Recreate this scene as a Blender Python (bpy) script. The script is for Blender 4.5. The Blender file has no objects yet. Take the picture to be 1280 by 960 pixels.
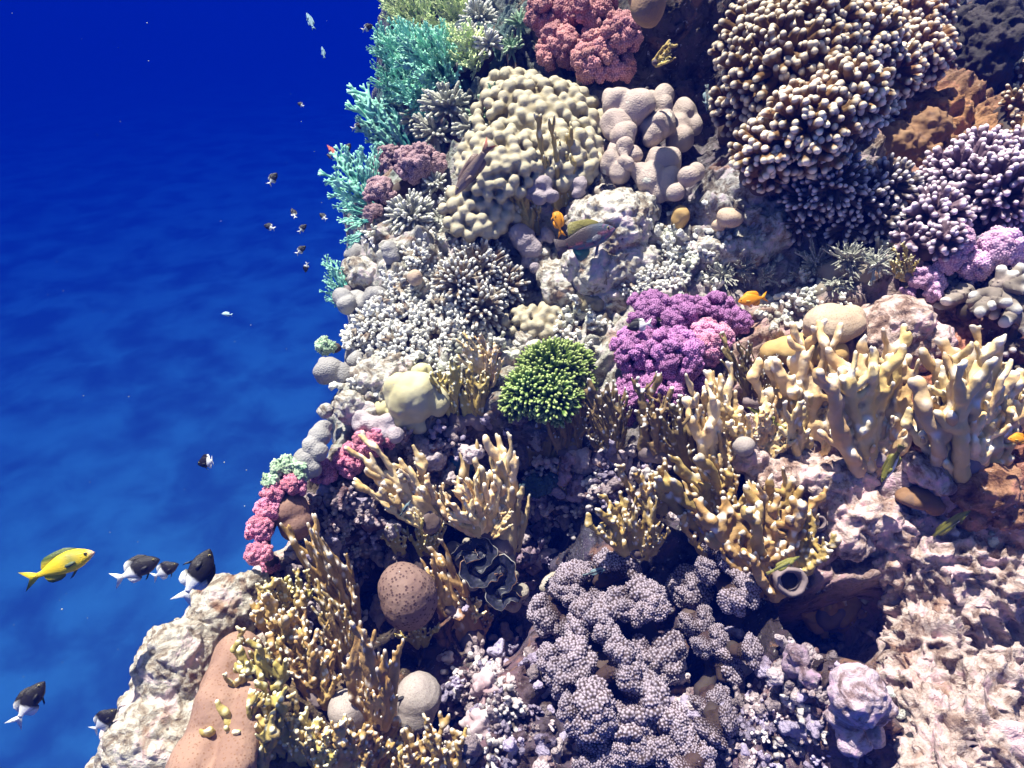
import bpy, math, random
import numpy as np
from mathutils import Vector, Matrix
from mathutils.bvhtree import BVHTree

random.seed(7)
rng = np.random.default_rng(7)
S = bpy.context.scene
COL = S.collection
R = math.radians

# ------------------------------------------------------------------ camera
PITCH = R(35.0)
FPX = 834.0                                   # focal length in pixels of the 1280 px wide photograph
cam_d = bpy.data.cameras.new('camera')
cam_d.sensor_width = 36.0
cam_d.lens = 36.0 * FPX / 1280.0
cam_d.clip_start = 0.02
cam_d.clip_end = 2000.0
cam = bpy.data.objects.new('camera', cam_d)
COL.objects.link(cam)
cam.location = (0, 0, 0)
cam.rotation_euler = (R(90) - PITCH, 0, 0)
S.camera = cam
FW = Vector((0, math.cos(PITCH), -math.sin(PITCH)))
UP = Vector((0, math.sin(PITCH), math.cos(PITCH)))
RT = Vector((1, 0, 0))

# ------------------------------------------------------------------ light
SUN_DIR = Vector((-0.24, 0.20, 0.95)).normalized()      # towards the sun
w = bpy.data.worlds.new('World')
S.world = w
w.use_nodes = True
nt = w.node_tree
bg = nt.nodes['Background']
sky = nt.nodes.new('ShaderNodeTexSky')
sky.sky_type = 'NISHITA'
sky.sun_disc = False
sky.air_density = 0.7
sky.dust_density = 1.5
sky.ozone_density = 1.0
sky.sun_elevation = math.asin(SUN_DIR.z)
sky.sun_rotation = math.atan2(SUN_DIR.x, SUN_DIR.y)
nt.links.new(sky.outputs[0], bg.inputs[0])
bg.inputs[1].default_value = 0.05
sl = bpy.data.lights.new('sun', 'SUN')
sl.energy = 5.0
sl.angle = R(1.0)
sl.color = (1.0, 0.87, 0.69)
so = bpy.data.objects.new('sun', sl)
COL.objects.link(so)
so.rotation_euler = SUN_DIR.to_track_quat('Z', 'Y').to_euler()
S.view_settings.view_transform = 'Standard'
S.view_settings.look = 'None'
S.view_settings.gamma = 1.0
S.view_settings.use_curve_mapping = False
S.view_settings.exposure = 1.35
S.render.film_transparent = False
cy = S.cycles
cy.use_denoising = True
cy.use_adaptive_sampling = True
cy.adaptive_threshold = 0.02
cy.max_bounces = 5
cy.diffuse_bounces = 1
cy.glossy_bounces = 2
cy.transmission_bounces = 2
cy.volume_bounces = 1
cy.sample_clamp_indirect = 4.0
cy.caustics_reflective = False
cy.caustics_refractive = False

# ------------------------------------------------------------------ noise
_perm = rng.permutation(65536).astype(np.int64)
_val = rng.random(65536) * 2 - 1
def _h(ix, iy, iz):
    a = _perm[ix & 65535]
    b = _perm[(a + iy) & 65535]
    return _perm[(b + iz) & 65535]
def vnoise(P, freq=1.0, seed=0):
    P = np.asarray(P, float) * freq + seed * 17.31 + 1000.0
    I = np.floor(P).astype(np.int64); f = P - I
    f = f * f * f * (f * (f * 6 - 15) + 10)
    out = 0
    for dx in (0, 1):
        wx = f[:, 0] if dx else 1 - f[:, 0]
        for dy in (0, 1):
            wy = f[:, 1] if dy else 1 - f[:, 1]
            for dz in (0, 1):
                wz = f[:, 2] if dz else 1 - f[:, 2]
                out = out + wx * wy * wz * _val[_h(I[:, 0] + dx, I[:, 1] + dy, I[:, 2] + dz)]
    return out
def fbm(P, freq, octaves=3, seed=0, gain=0.5):
    s = 0; a = 1.0
    for k in range(octaves):
        s = s + a * vnoise(P, freq * 2.03 ** k, seed + k * 3.7)
        a *= gain
    return s
def worley(P, freq, seed=0):
    """F1 distance of 3D cells (0 at a cell's centre)."""
    P = np.asarray(P, float) * freq + seed * 11.7 + 1000.0
    I = np.floor(P).astype(np.int64)
    best = np.full(len(P), 9.0)
    for dx in (-1, 0, 1):
        for dy in (-1, 0, 1):
            for dz in (-1, 0, 1):
                J = I + np.array([dx, dy, dz])
                h = _h(J[:, 0], J[:, 1], J[:, 2])
                c = J + np.stack([(_val[h] + 1) / 2, (_val[(h + 101) & 65535] + 1) / 2, (_val[(h + 577) & 65535] + 1) / 2], 1)
                best = np.minimum(best, ((P - c) ** 2).sum(1))
    return np.sqrt(best)
def sstep(a, b, x):
    t = np.clip((x - a) / (b - a), 0, 1)
    return t * t * (3 - 2 * t)

# ------------------------------------------------------------------ object helpers
def tag(o, label=None, cat=None, group=None, kind=None):
    if label: o['label'] = label
    if cat: o['category'] = cat
    if group: o['group'] = group
    if kind: o['kind'] = kind
    return o
def empty(name, loc, label=None, cat=None, group=None):
    o = bpy.data.objects.new(name, None)
    COL.objects.link(o)
    o.location = loc
    o.empty_display_size = 0.02
    return tag(o, label, cat, group)
def link(name, mesh, parent=None, mat=None, loc=None):
    o = bpy.data.objects.new(name, mesh)
    COL.objects.link(o)
    if parent is not None: o.parent = parent
    if loc is not None: o.location = loc
    if mat is not None and len(mesh.materials) == 0: mesh.materials.append(mat)
    return o
def mk_mesh(name, V, F, mat=None, attrs=None, smooth=True):
    me = bpy.data.meshes.new(name)
    V = np.asarray(V, dtype=np.float32)
    if isinstance(F, np.ndarray):
        n, k = F.shape
        me.vertices.add(len(V)); me.vertices.foreach_set('co', V.ravel())
        me.loops.add(n * k); me.loops.foreach_set('vertex_index', F.astype(np.int32).ravel())
        me.polygons.add(n)
        me.polygons.foreach_set('loop_start', np.arange(0, n * k, k, dtype=np.int32))
        me.update(calc_edges=True)
        me.validate()
    else:
        me.from_pydata([tuple(map(float, v)) for v in V], [], F)
        me.update()
    if smooth: me.polygons.foreach_set('use_smooth', np.ones(len(me.polygons), dtype=bool))
    for k_, a in (attrs or {}).items():
        a = np.asarray(a, dtype=np.float32)
        if a.ndim == 1:
            at = me.attributes.new(k_, 'FLOAT', 'POINT'); at.data.foreach_set('value', a)
        else:
            if a.shape[1] == 3: a = np.concatenate([a, np.ones((len(a), 1), np.float32)], 1)
            at = me.attributes.new(k_, 'FLOAT_COLOR', 'POINT'); at.data.foreach_set('color', a.ravel())
    if mat: me.materials.append(mat)
    return me

class Soup:
    """collects closed primitives, then fuses them into one skin"""
    def __init__(self): self.V = []; self.F = []; self.n = 0
    def add(self, V, F):
        self.V.append(np.asarray(V, float)); self.F.extend([[i + self.n for i in f] for f in F]); self.n += len(V)
    def sphere(self, c, r, sc=(1, 1, 1), seg=10):
        self.capsule(c, r, np.asarray(c, float) + (0, 0, 1e-4), r, seg, sc)
    def capsule(self, p0, r0, p1, r1, seg=9, sc=None):
        p0 = np.asarray(p0, float); p1 = np.asarray(p1, float)
        d = p1 - p0; L = np.linalg.norm(d); d = d / max(L, 1e-9)
        a = np.cross(d, (1, 0, 0) if abs(d[0]) < .8 else (0, 1, 0)); a /= np.linalg.norm(a); b = np.cross(d, a)
        th = np.linspace(0, 2 * np.pi, seg, endpoint=False)
        ring = np.outer(np.cos(th), a) + np.outer(np.sin(th), b)
        V = [p0 - d * r0]; k = max(2, seg // 3)
        for i in range(1, k + 1):
            f = i / k * math.pi / 2
            V.extend(p0 - d * r0 * math.cos(f) + ring * r0 * math.sin(f))
        for i in range(k, 0, -1):
            f = i / k * math.pi / 2
            V.extend(p1 + d * r1 * math.cos(f) + ring * r1 * math.sin(f))
        V.append(p1 + d * r1)
        V = np.array(V)
        if sc is not None:
            m = (p0 + p1) / 2; V = m + (V - m) * np.asarray(sc)
        F = []
        nr = 2 * k
        for j in range(seg): F.append([0, 1 + (j + 1) % seg, 1 + j])
        for i in range(nr - 1):
            o = 1 + i * seg
            for j in range(seg):
                F.append([o + j, o + (j + 1) % seg, o + seg + (j + 1) % seg, o + seg + j])
        o = 1 + (nr - 1) * seg; e = len(V) - 1
        for j in range(seg): F.append([o + j, o + (j + 1) % seg, e])
        self.add(V, F)
    def fuse(self, voxel, smooth=1):
        V = np.concatenate(self.V)
        me = bpy.data.meshes.new('tmp')
        me.from_pydata(V.tolist(), [], self.F); me.update()
        ob = bpy.data.objects.new('tmp', me); COL.objects.link(ob)
        m = ob.modifiers.new('r', 'REMESH'); m.mode = 'VOXEL'; m.voxel_size = voxel; m.adaptivity = 0
        if smooth:
            s = ob.modifiers.new('s', 'SMOOTH'); s.factor = 0.6; s.iterations = smooth
        dg = bpy.context.evaluated_depsgraph_get()
        ev = ob.evaluated_get(dg); m2 = ev.to_mesh()
        nv = len(m2.vertices); co = np.empty(nv * 3, np.float32); m2.vertices.foreach_get('co', co)
        no = np.empty(nv * 3, np.float32); m2.vertices.foreach_get('normal', no)
        nl = len(m2.loops); li = np.empty(nl, np.int32); m2.loops.foreach_get('vertex_index', li)
        ok = nl == 4 * len(m2.polygons)
        F = li.reshape(-1, 4).copy() if ok else [list(p.vertices) for p in m2.polygons]
        ev.to_mesh_clear(); bpy.data.objects.remove(ob); bpy.data.meshes.remove(me)
        return co.reshape(-1, 3).astype(float), F, no.reshape(-1, 3).astype(float)

def near(P, Q):
    """distance of each row of P to the nearest row of Q"""
    from mathutils.kdtree import KDTree
    kd = KDTree(len(Q))
    for i, q in enumerate(Q): kd.insert(q, i)
    kd.balance()
    return np.array([kd.find(p)[2] for p in P])

# ------------------------------------------------------------------ materials
def nmat(name):
    m = bpy.data.materials.new(name); m.use_nodes = True
    t = m.node_tree; p = t.nodes['Principled BSDF']
    p.inputs['Roughness'].default_value = 0.75
    p.inputs['Specular IOR Level'].default_value = 0.25
    return m, t, p
def N(t, typ, **kw):
    n = t.nodes.new(typ)
    for k, v in kw.items():
        if k.startswith('i_'): n.inputs[k[2:].replace('_', ' ')].default_value = v
        else: setattr(n, k, v)
    return n
def c4(c): return (c[0], c[1], c[2], 1.0)
def mixc(t, fac, a, b):
    n = t.nodes.new('ShaderNodeMix'); n.data_type = 'RGBA'
    for sock, v in ((0, fac), (6, a), (7, b)):
        if hasattr(v, 'links'): t.links.new(v, n.inputs[sock])
        else: n.inputs[sock].default_value = v if sock == 0 else c4(v)
    return n.outputs[2]
def mrange(t, val, a, b, c=0.0, d=1.0, smooth=True):
    n = t.nodes.new('ShaderNodeMapRange'); n.interpolation_type = 'SMOOTHSTEP' if smooth else 'LINEAR'
    t.links.new(val, n.inputs[0])
    for i, v in zip((1, 2, 3, 4), (a, b, c, d)): n.inputs[i].default_value = v
    return n.outputs[0]
def mathn(t, op, a, b=None):
    n = t.nodes.new('ShaderNodeMath'); n.operation = op
    for i, v in ((0, a), (1, b)):
        if v is None: continue
        if hasattr(v, 'links'): t.links.new(v, n.inputs[i])
        else: n.inputs[i].default_value = v
    return n.outputs[0]
def coral_mat(name, base, base2, tip=None, s1=3.0, tip_lo=0.35, tip_hi=1.0, polyp=None, ps=40.0, pr=(0.25, 0.5), bump=0.4, nb=12.0, patch=None, patch_t=(0.1, 0.25), patch_s=4.0, rough=0.75, var=0.25, bd=0.004, huev=0.012):
    m, t, p = nmat(name)
    L = t.links.new
    tc = N(t, 'ShaderNodeTexCoord'); oi = N(t, 'ShaderNodeObjectInfo')
    ad = N(t, 'ShaderNodeVectorMath', operation='ADD'); L(tc.outputs['Object'], ad.inputs[0])
    cx = N(t, 'ShaderNodeCombineXYZ'); L(mathn(t, 'MULTIPLY', oi.outputs['Random'], 31.0), cx.inputs[0]); L(cx.outputs[0], ad.inputs[1])
    co = ad.outputs[0]
    n1 = N(t, 'ShaderNodeTexNoise'); n1.inputs['Scale'].default_value = s1; n1.inputs['Detail'].default_value = 5; L(co, n1.inputs[0])
    col = mixc(t, mrange(t, n1.outputs[0], 0.36, 0.64), base, base2)
    vor = None
    if polyp is not None or ps:
        vor = N(t, 'ShaderNodeTexVoronoi'); vor.inputs['Scale'].default_value = ps; L(co, vor.inputs['Vector'])
    if polyp is not None:
        col = mixc(t, mrange(t, vor.outputs['Distance'], pr[0], pr[1], 1.0, 0.0), col, polyp)
    if patch is not None:
        n3 = N(t, 'ShaderNodeTexNoise'); n3.inputs['Scale'].default_value = patch_s; n3.inputs['Detail'].default_value = 6; L(co, n3.inputs[0])
        col = mixc(t, mrange(t, n3.outputs[0], 0.5 + patch_t[0], 0.5 + patch_t[1]), col, patch)
    if tip is not None:
        at = N(t, 'ShaderNodeAttribute', attribute_name='tip')
        col = mixc(t, mrange(t, at.outputs['Fac'], tip_lo, tip_hi), col, tip)
    hs = N(t, 'ShaderNodeHueSaturation'); L(col, hs.inputs['Color'])
    L(mrange(t, oi.outputs['Random'], 0, 1, 1 - var, 1 + var, False), hs.inputs['Value'])
    L(mrange(t, mathn(t, 'FRACT', mathn(t, 'MULTIPLY', oi.outputs['Random'], 7.3)), 0, 1, .5 - huev, .5 + huev, False), hs.inputs['Hue'])
    L(hs.outputs[0], p.inputs['Base Color'])
    p.inputs['Roughness'].default_value = rough
    n2 = N(t, 'ShaderNodeTexNoise'); n2.inputs['Scale'].default_value = nb; n2.inputs['Detail'].default_value = 6; n2.inputs['Roughness'].default_value = 0.65; L(co, n2.inputs[0])
    h = n2.outputs[0]
    if vor is not None: h = mathn(t, 'SUBTRACT', h, mathn(t, 'MULTIPLY', vor.outputs['Distance'], 0.6))
    b = N(t, 'ShaderNodeBump'); b.inputs['Strength'].default_value = bump; b.inputs['Distance'].default_value = bd; L(h, b.inputs['Height'])
    L(b.outputs[0], p.inputs['Normal'])
    return m

# ------------------------------------------------------------------ where the reef stands
TILT = R(28.0)
NP = Vector((0, -math.sin(TILT), math.cos(TILT)))       # normal of the mean reef slope
TP = Vector((0, math.cos(TILT), math.sin(TILT)))        # up the slope
O0 = FW * 1.35
D0 = -O0.dot(NP)
def ray(px, py):
    return FW + RT * ((px - 640) / FPX) - UP * ((py - 480) / FPX)
def uvh(px, py, h):
    r = ray(px, py)
    t = (D0 - h) / -(r.dot(NP))
    q = r * t - O0
    return q.x, q.dot(TP)
# relief: photograph points and how far the reef stands out of the mean slope there, metres; unseen points above the frame are raised to shade the cavity
CTRL = [(800,-90,.15),(900,-90,.3),(1000,-60,.36),(700,-80,-.05),(860,120,-.36),(640,480,0),(640,960,.10),(300,960,.06),(1200,960,.24),(1230,720,.20),(1180,830,.22),(1250,840,.26),(1200,560,.14),(1220,330,.16),(1010,100,.34),(1230,30,.02),(1200,150,.10),
 (860,60,-.34),(900,190,-.16),(730,30,-.02),(640,0,-.3),(640,40,-.36),(560,60,-.62),(480,140,-.7),(450,250,-.45),(430,400,-.2),(500,260,-.1),(660,190,.03),(810,180,.06),(860,240,-.08),
 (640,380,-.13),(700,400,-.12),(640,660,-.20),(560,640,-.2),(470,640,-.1),(820,800,-.10),(1050,830,-.32),(1020,780,-.34),(640,760,-.2),(450,740,-.18),(570,860,-.2),(700,900,-.06),(250,850,.02),
 (1080,600,.09),(950,300,.0),(1120,410,.12),(960,480,.08),(850,430,.03),(745,320,.05),(500,340,.02),(420,330,0),(500,500,.03),(400,560,.02),(350,650,.02),(900,560,.05),(880,680,-.06),(1040,700,.02),(1130,800,.08),(1180,640,.12),(300,760,0),(700,470,-.03),
 (900,960,.04),(1050,960,.0),(1160,870,.12),(560,430,-.02)]
_c = np.array([uvh(*c) + (c[2],) for c in CTRL])
def relief(u, v):
    d2 = (u[:, None] - _c[None, :, 0]) ** 2 + (v[:, None] - _c[None, :, 1]) ** 2
    wgt = np.exp(-d2 / (2 * 0.085 ** 2)) + 2e-4 / (d2 + 0.02) ** 1.0
    return (wgt * _c[None, :, 2]).sum(1) / wgt.sum(1)
EDGE = [(20,1180,0),(120,955,0),(200,835,0),(295,725,0),(322,640,0),(383,545,0),(405,440,-.08),(418,330,-.1),(455,215,-.3),(480,120,-.6),(492,0,-.65),(500,-120,-.65)]
_e = np.array([uvh(*e) for e in EDGE])
_o = np.argsort(_e[:, 1]); _e = _e[_o]
def edge_u(v):
    return np.interp(v, _e[:, 1], _e[:, 0])

# ------------------------------------------------------------------ reef slope
HOLES = [(860,70,75,.28),(930,200,45,.2),(690,345,0,.0),(655,385,28,.14),(1240,60,60,.28),(1215,150,50,.2),(640,90,28,.15),(1045,800,46,.34),(985,785,34,.24),(1090,860,40,.2),(560,640,26,.16),(640,720,60,.12),(620,790,30,.14),
 (440,700,34,.14),(440,760,34,.14),(590,780,30,.14),(700,640,30,.1),(880,740,26,.1),(930,620,26,.1),(600,430,20,.1),(800,740,20,.06),(1075,560,26,.12),(560,900,34,.16),(900,850,24,.12),(480,820,30,.14),(745,420,14,.08),(1100,770,30,.14),(1000,380,14,.1),(830,345,0,0),
 (1130,330,26,.14),(1260,400,40,.15),(600,560,28,.1),(670,620,30,.1),(520,930,30,.12),(640,570,24,.08)]
HOLES = [h for h in HOLES if h[2] > 0]
ss = np.concatenate([-2.9 * np.linspace(1, 0, 75)[:-1] ** 1.8, np.linspace(0, 2.35, 600)])
vv = np.linspace(-0.95, 2.7, 760)
SS, VV = np.meshgrid(ss, vv)
s_ = SS.ravel(); v_ = VV.ravel()
jag = fbm(np.stack([v_, v_ * 0 + 3, v_ * 0], 1), 6, 3) * 0.035
u_ = edge_u(v_) + s_ + jag * np.exp(-np.maximum(s_, 0) * 6)
h_ = relief(u_, v_)
for (px, py, rp, dep) in HOLES:
    hu, hv = uvh(px, py, -0.05); k = ray(px, py); rr = rp / FPX * 1.3
    wob = 1 + 0.35 * vnoise(np.stack([u_, v_, u_ * 0 + px], 1), 9)
    d = np.hypot(u_ - hu, v_ - hv) / (rr * wob)
    h_ -= dep * (1 - sstep(0.45, 1.35, d))
P2 = np.stack([u_, v_, h_ * 1.5 + np.minimum(s_, 0) * 4], 1)
warp = np.stack([vnoise(P2, 7, 1), vnoise(P2, 7, 2), vnoise(P2, 7, 3)], 1) * 0.03
PW = P2 + warp
big = fbm(P2, 3.6, 3, 4) * 0.035
kn = (0.55 - worley(PW, 13, 1)) * 0.05
kn2 = (0.5 - worley(PW, 31, 2)) * 0.030
amp = 0.55 + 0.45 * vnoise(P2, 5, 9)
rid = (0.35 - np.abs(vnoise(PW, 42, 5))) * 0.018
fine = fbm(PW, 95, 2, 6) * 0.0042
h_ = h_ + big + kn * (0.6 + amp) + kn2 * (0.5 + amp) + rid * (0.3 + amp) + fine
drop = np.where(s_ < 0, -s_ * 6.5 + 0.0, 0) + 0.10 * np.exp(-np.maximum(s_, 0) / 0.05) * (s_ >= 0) + 0.10 * (s_ < 0)
h_ -= drop
side = (kn * 1.6 + kn2 * 1.4 + fine + fbm(P2, 5, 3, 31) * .05) * sstep(0, -.12, s_)
W = np.array(O0)[None, :] + (u_ - side)[:, None] * np.array(RT) + v_[:, None] * np.array(TP) + h_[:, None] * np.array(NP)
nc = len(ss); nr = len(vv)
ii = (np.arange(nr - 1)[:, None] * nc + np.arange(nc - 1)[None, :]).ravel()
TF = np.stack([ii, ii + 1, ii + nc + 1, ii + nc], 1)
# growth colours by place, darkened for shade in cavities and lower centre: (px, py, colour)
CRUST_SHADE = [(220,830,(.62,.58,.50)),(300,700,(.55,.48,.42)),(450,400,(.50,.52,.47)),(560,330,(.52,.53,.48)),(720,330,(.55,.56,.50)),(700,430,(.50,.52,.46)),(470,490,(.46,.50,.44)),(640,80,(.10,.12,.11)),(560,60,(.12,.26,.24)),
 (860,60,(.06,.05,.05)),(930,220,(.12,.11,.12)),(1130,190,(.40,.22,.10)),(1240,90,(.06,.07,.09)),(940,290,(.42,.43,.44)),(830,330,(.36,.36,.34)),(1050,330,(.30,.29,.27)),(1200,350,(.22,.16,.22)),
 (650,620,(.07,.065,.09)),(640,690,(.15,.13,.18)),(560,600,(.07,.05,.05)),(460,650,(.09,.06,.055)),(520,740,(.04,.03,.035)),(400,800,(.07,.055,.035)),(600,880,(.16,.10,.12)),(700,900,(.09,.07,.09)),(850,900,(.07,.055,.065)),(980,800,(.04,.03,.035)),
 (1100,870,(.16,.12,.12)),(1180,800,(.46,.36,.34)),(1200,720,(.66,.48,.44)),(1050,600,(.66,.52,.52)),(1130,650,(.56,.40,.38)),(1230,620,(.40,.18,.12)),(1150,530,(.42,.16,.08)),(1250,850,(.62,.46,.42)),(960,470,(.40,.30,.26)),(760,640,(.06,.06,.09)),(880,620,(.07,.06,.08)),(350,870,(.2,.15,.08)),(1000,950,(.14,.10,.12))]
cp = np.array([uvh(a, b, 0) for a, b, _ in CRUST_SHADE])[:, :2]; cc = np.array([c for _, _, c in CRUST_SHADE])
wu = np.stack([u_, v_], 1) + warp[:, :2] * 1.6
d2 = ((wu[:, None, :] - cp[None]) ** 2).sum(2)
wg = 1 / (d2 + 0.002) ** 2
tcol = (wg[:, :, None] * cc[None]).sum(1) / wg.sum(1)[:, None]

m_reef, t, p = nmat('reef_rock'); L = t.links.new
tc = N(t, 'ShaderNodeTexCoord'); co = tc.outputs['Object']
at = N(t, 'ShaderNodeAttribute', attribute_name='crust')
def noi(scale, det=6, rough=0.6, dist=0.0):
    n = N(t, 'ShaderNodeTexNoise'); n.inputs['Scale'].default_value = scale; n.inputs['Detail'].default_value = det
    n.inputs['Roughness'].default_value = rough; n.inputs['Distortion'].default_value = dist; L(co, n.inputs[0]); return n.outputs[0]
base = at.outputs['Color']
def mulc(fac, k):
    n = t.nodes.new('ShaderNodeMix'); n.data_type = 'RGBA'; n.blend_type = 'MULTIPLY'
    L(fac, n.inputs[0]); return n
n1 = noi(26, 8, .7, .6); n2 = noi(60, 5, .7); n3 = noi(11, 6, .6, 1.0); n4 = noi(120, 3, .6)
mm = N(t, 'ShaderNodeMix', data_type='RGBA', blend_type='MULTIPLY'); mm.inputs[0].default_value = 1; L(base, mm.inputs[6])
r = N(t, 'ShaderNodeValToRGB'); L(n1, r.inputs[0])
e = r.color_ramp.elements; e[0].position = .32; e[0].color = (.09, .06, .055, 1); e[1].position = .72; e[1].color = (1.5, 1.48, 1.5, 1)
k = e.new(.42); k.color = (.46, .38, .34, 1); k = e.new(.52); k.color = (1.0, .98, .98, 1); k = e.new(.60); k.color = (1.2, .98, 1.15, 1)
L(r.outputs[0], mm.inputs[7])
col = mm.outputs[2]
col = mixc(t, mrange(t, n3, .56, .66, 0, .55), col, (.34, .17, .10))        # rusty sponge and turf
col = mixc(t, mrange(t, n2, .60, .72, 0, .75), col, (.74, .70, .70))        # bare chalky flecks
nv = N(t, 'ShaderNodeTexVoronoi'); nv.inputs['Scale'].default_value = 55; L(co, nv.inputs['Vector'])
col = mixc(t, mrange(t, mathn(t, 'SUBTRACT', nv.outputs['Distance'], mathn(t, 'MULTIPLY', n3, .7)), -.36, -.20, .85, 0), col, (.05, .035, .035))  # boring holes, their shade painted as dark spots
L(col, p.inputs['Base Color']); p.inputs['Roughness'].default_value = .85
hh = mathn(t, 'ADD', mathn(t, 'ADD', n1, mathn(t, 'MULTIPLY', n2, .5)), mathn(t, 'MULTIPLY', n4, .3))
b = N(t, 'ShaderNodeBump'); b.inputs['Strength'].default_value = .9; b.inputs['Distance'].default_value = .011; L(hh, b.inputs['Height']); L(b.outputs[0], p.inputs['Normal'])
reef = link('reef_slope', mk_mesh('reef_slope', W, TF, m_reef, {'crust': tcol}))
tag(reef, kind='structure')

# coarser copy of the slope for finding where things stand
_tri = [tuple(q) for q in TF.tolist()]
bvh = BVHTree.FromPolygons([Vector(x) for x in W.tolist()], _tri)
def hit(px, py):
    """point of the slope seen at a photograph pixel and its depth along the view"""
    r_ = ray(px, py); q = bvh.ray_cast(Vector((0, 0, 0)), r_.normalized(), 30)
    if q[0] is None or q[0].length > 3.4:
        u, v = uvh(px, py, -.2); h = float(relief(np.array([u]), np.array([v]))[0])
        t_ = (D0 - h) / -(r_.dot(NP)); return r_ * t_, t_
    return q[0], q[0].dot(FW)
def smooth_hit(px, py, rad=14):
    pts = [hit(px + dx, py + dy)[1] for dx, dy in ((0, 0), (rad, 0), (-rad, 0), (0, rad), (0, -rad), (rad*.7, rad*.7), (-rad*.7, -rad*.7))]
    d = sorted(pts)[2]
    return ray(px, py) * d, d

# ------------------------------------------------------------------ sea floor and the water itself
g = 140
gx = np.sign(np.linspace(-1, 1, g)) * np.abs(np.linspace(-1, 1, g)) ** 2.2 * 130
X, Y = np.meshgrid(gx, gx)
Pn = np.stack([X.ravel(), Y.ravel(), X.ravel() * 0], 1)
Z = -15.5 + fbm(Pn, .35, 3, 21) * .22
SV = np.stack([X.ravel(), Y.ravel() + 3, Z], 1)
ii = (np.arange(g - 1)[:, None] * g + np.arange(g - 1)[None, :]).ravel()
m_sand, t, p = nmat('sand'); L = t.links.new
co = N(t, 'ShaderNodeTexCoord').outputs['Object']
def noi2(scale, det=5, dist=0.0):
    n = N(t, 'ShaderNodeTexNoise'); n.inputs['Scale'].default_value = scale; n.inputs['Detail'].default_value = det; n.inputs['Distortion'].default_value = dist; L(co, n.inputs[0]); return n.outputs[0]
col = mixc(t, mrange(t, noi2(.50, 14, .25), .30, .68), (.12, .20, .20), (.22, .50, .50))  # sand tinted blue green for the red lost in the water, plus dark patches
L(col, p.inputs['Base Color']); p.inputs['Roughness'].default_value = .9
sea = link('sea_floor', mk_mesh('sea_floor', SV, np.stack([ii, ii + 1, ii + g + 1, ii + g], 1), m_sand)); tag(sea, kind='structure')

HZ_TOP = 1.3
def box_mesh(name, lo, hi):
    V = [(x, y, z) for x in (lo[0], hi[0]) for y in (lo[1], hi[1]) for z in (lo[2], hi[2])]
    F = [(0, 1, 3, 2), (4, 6, 7, 5), (0, 4, 5, 1), (2, 3, 7, 6), (0, 2, 6, 4), (1, 5, 7, 3)]
    return mk_mesh(name, V, F, smooth=False)
m_h = bpy.data.materials.new('sea_water'); m_h.use_nodes = True; t = m_h.node_tree; t.nodes.clear()
ou = N(t, 'ShaderNodeOutputMaterial'); pv = N(t, 'ShaderNodeVolumePrincipled')
pv.inputs['Color'].default_value = (0.0002, 0.016, 0.25, 1)
pv.inputs['Absorption Color'].default_value = (0.0, 0.08, 0.42, 1)
pv.inputs['Density'].default_value = 0.09
pv.inputs['Anisotropy'].default_value = -0.3
t.links.new(pv.outputs[0], ou.inputs['Volume'])
hz = link('haze', box_mesh('haze', (-140, -140, -19.5), (140, 150, HZ_TOP)), mat=m_h); tag(hz, kind='stuff')

# ================================================================== coral building blocks
LIB = {}
def V3(*a): return np.array(a, float)
def unit(a): a = np.asarray(a, float); return a / max(np.linalg.norm(a), 1e-9)
def rot_about(v, ax, ang):
    ax = unit(ax); return v * math.cos(ang) + np.cross(ax, v) * math.sin(ang) + ax * np.dot(ax, v) * (1 - math.cos(ang))

def proto_finger(k, side=3, r0=.15, r1=.085, long=1.0, bumps=True, voxel=.028):
    """a small tuft of tapering fingers, about one unit tall"""
    r = random.Random(100 + k); s = Soup(); tips = []
    def fing(p, d, L, ra, rb):
        q = p
        for i in range(3):
            d = unit(d + V3(r.uniform(-.12, .12), r.uniform(-.12, .12), .08))
            q2 = q + d * L / 3
            s.capsule(q, ra + (rb - ra) * i / 3, q2, ra + (rb - ra) * (i + 1) / 3); q = q2
        tips.append(q + d * rb)
        if bumps:
            for j in range(int(16 * L)):
                f = r.uniform(.1, .95); c = p + (q - p) * f; a = unit(np.cross(q - p, V3(*[r.gauss(0, 1) for _ in range(3)])))
                rr = ra + (rb - ra) * f
                s.capsule(c + a * rr * .7, .030, c + a * rr * 1.15 + unit(q - p) * .03, .022, 6)
    fing(V3(0, 0, 0), V3(0, 0, 1), long, r0, r1)
    for i in range(side):
        a = i / max(side, 1) * 6.283 + r.uniform(-.5, .5)
        st = r.uniform(.1, .5); d = unit(V3(math.cos(a), math.sin(a), r.uniform(.8, 1.6)))
        fing(V3(0, 0, st * long), d, (1 - st) * r.uniform(.75, 1.05) * long, r0 * .85, r1 * r.uniform(.85, 1.1))
    V, F, n = s.fuse(voxel)
    tip = np.clip(1 - near(V, tips) / .30, 0, 1)
    return mk_mesh('finger', V, F, None, {'tip': tip})
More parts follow.
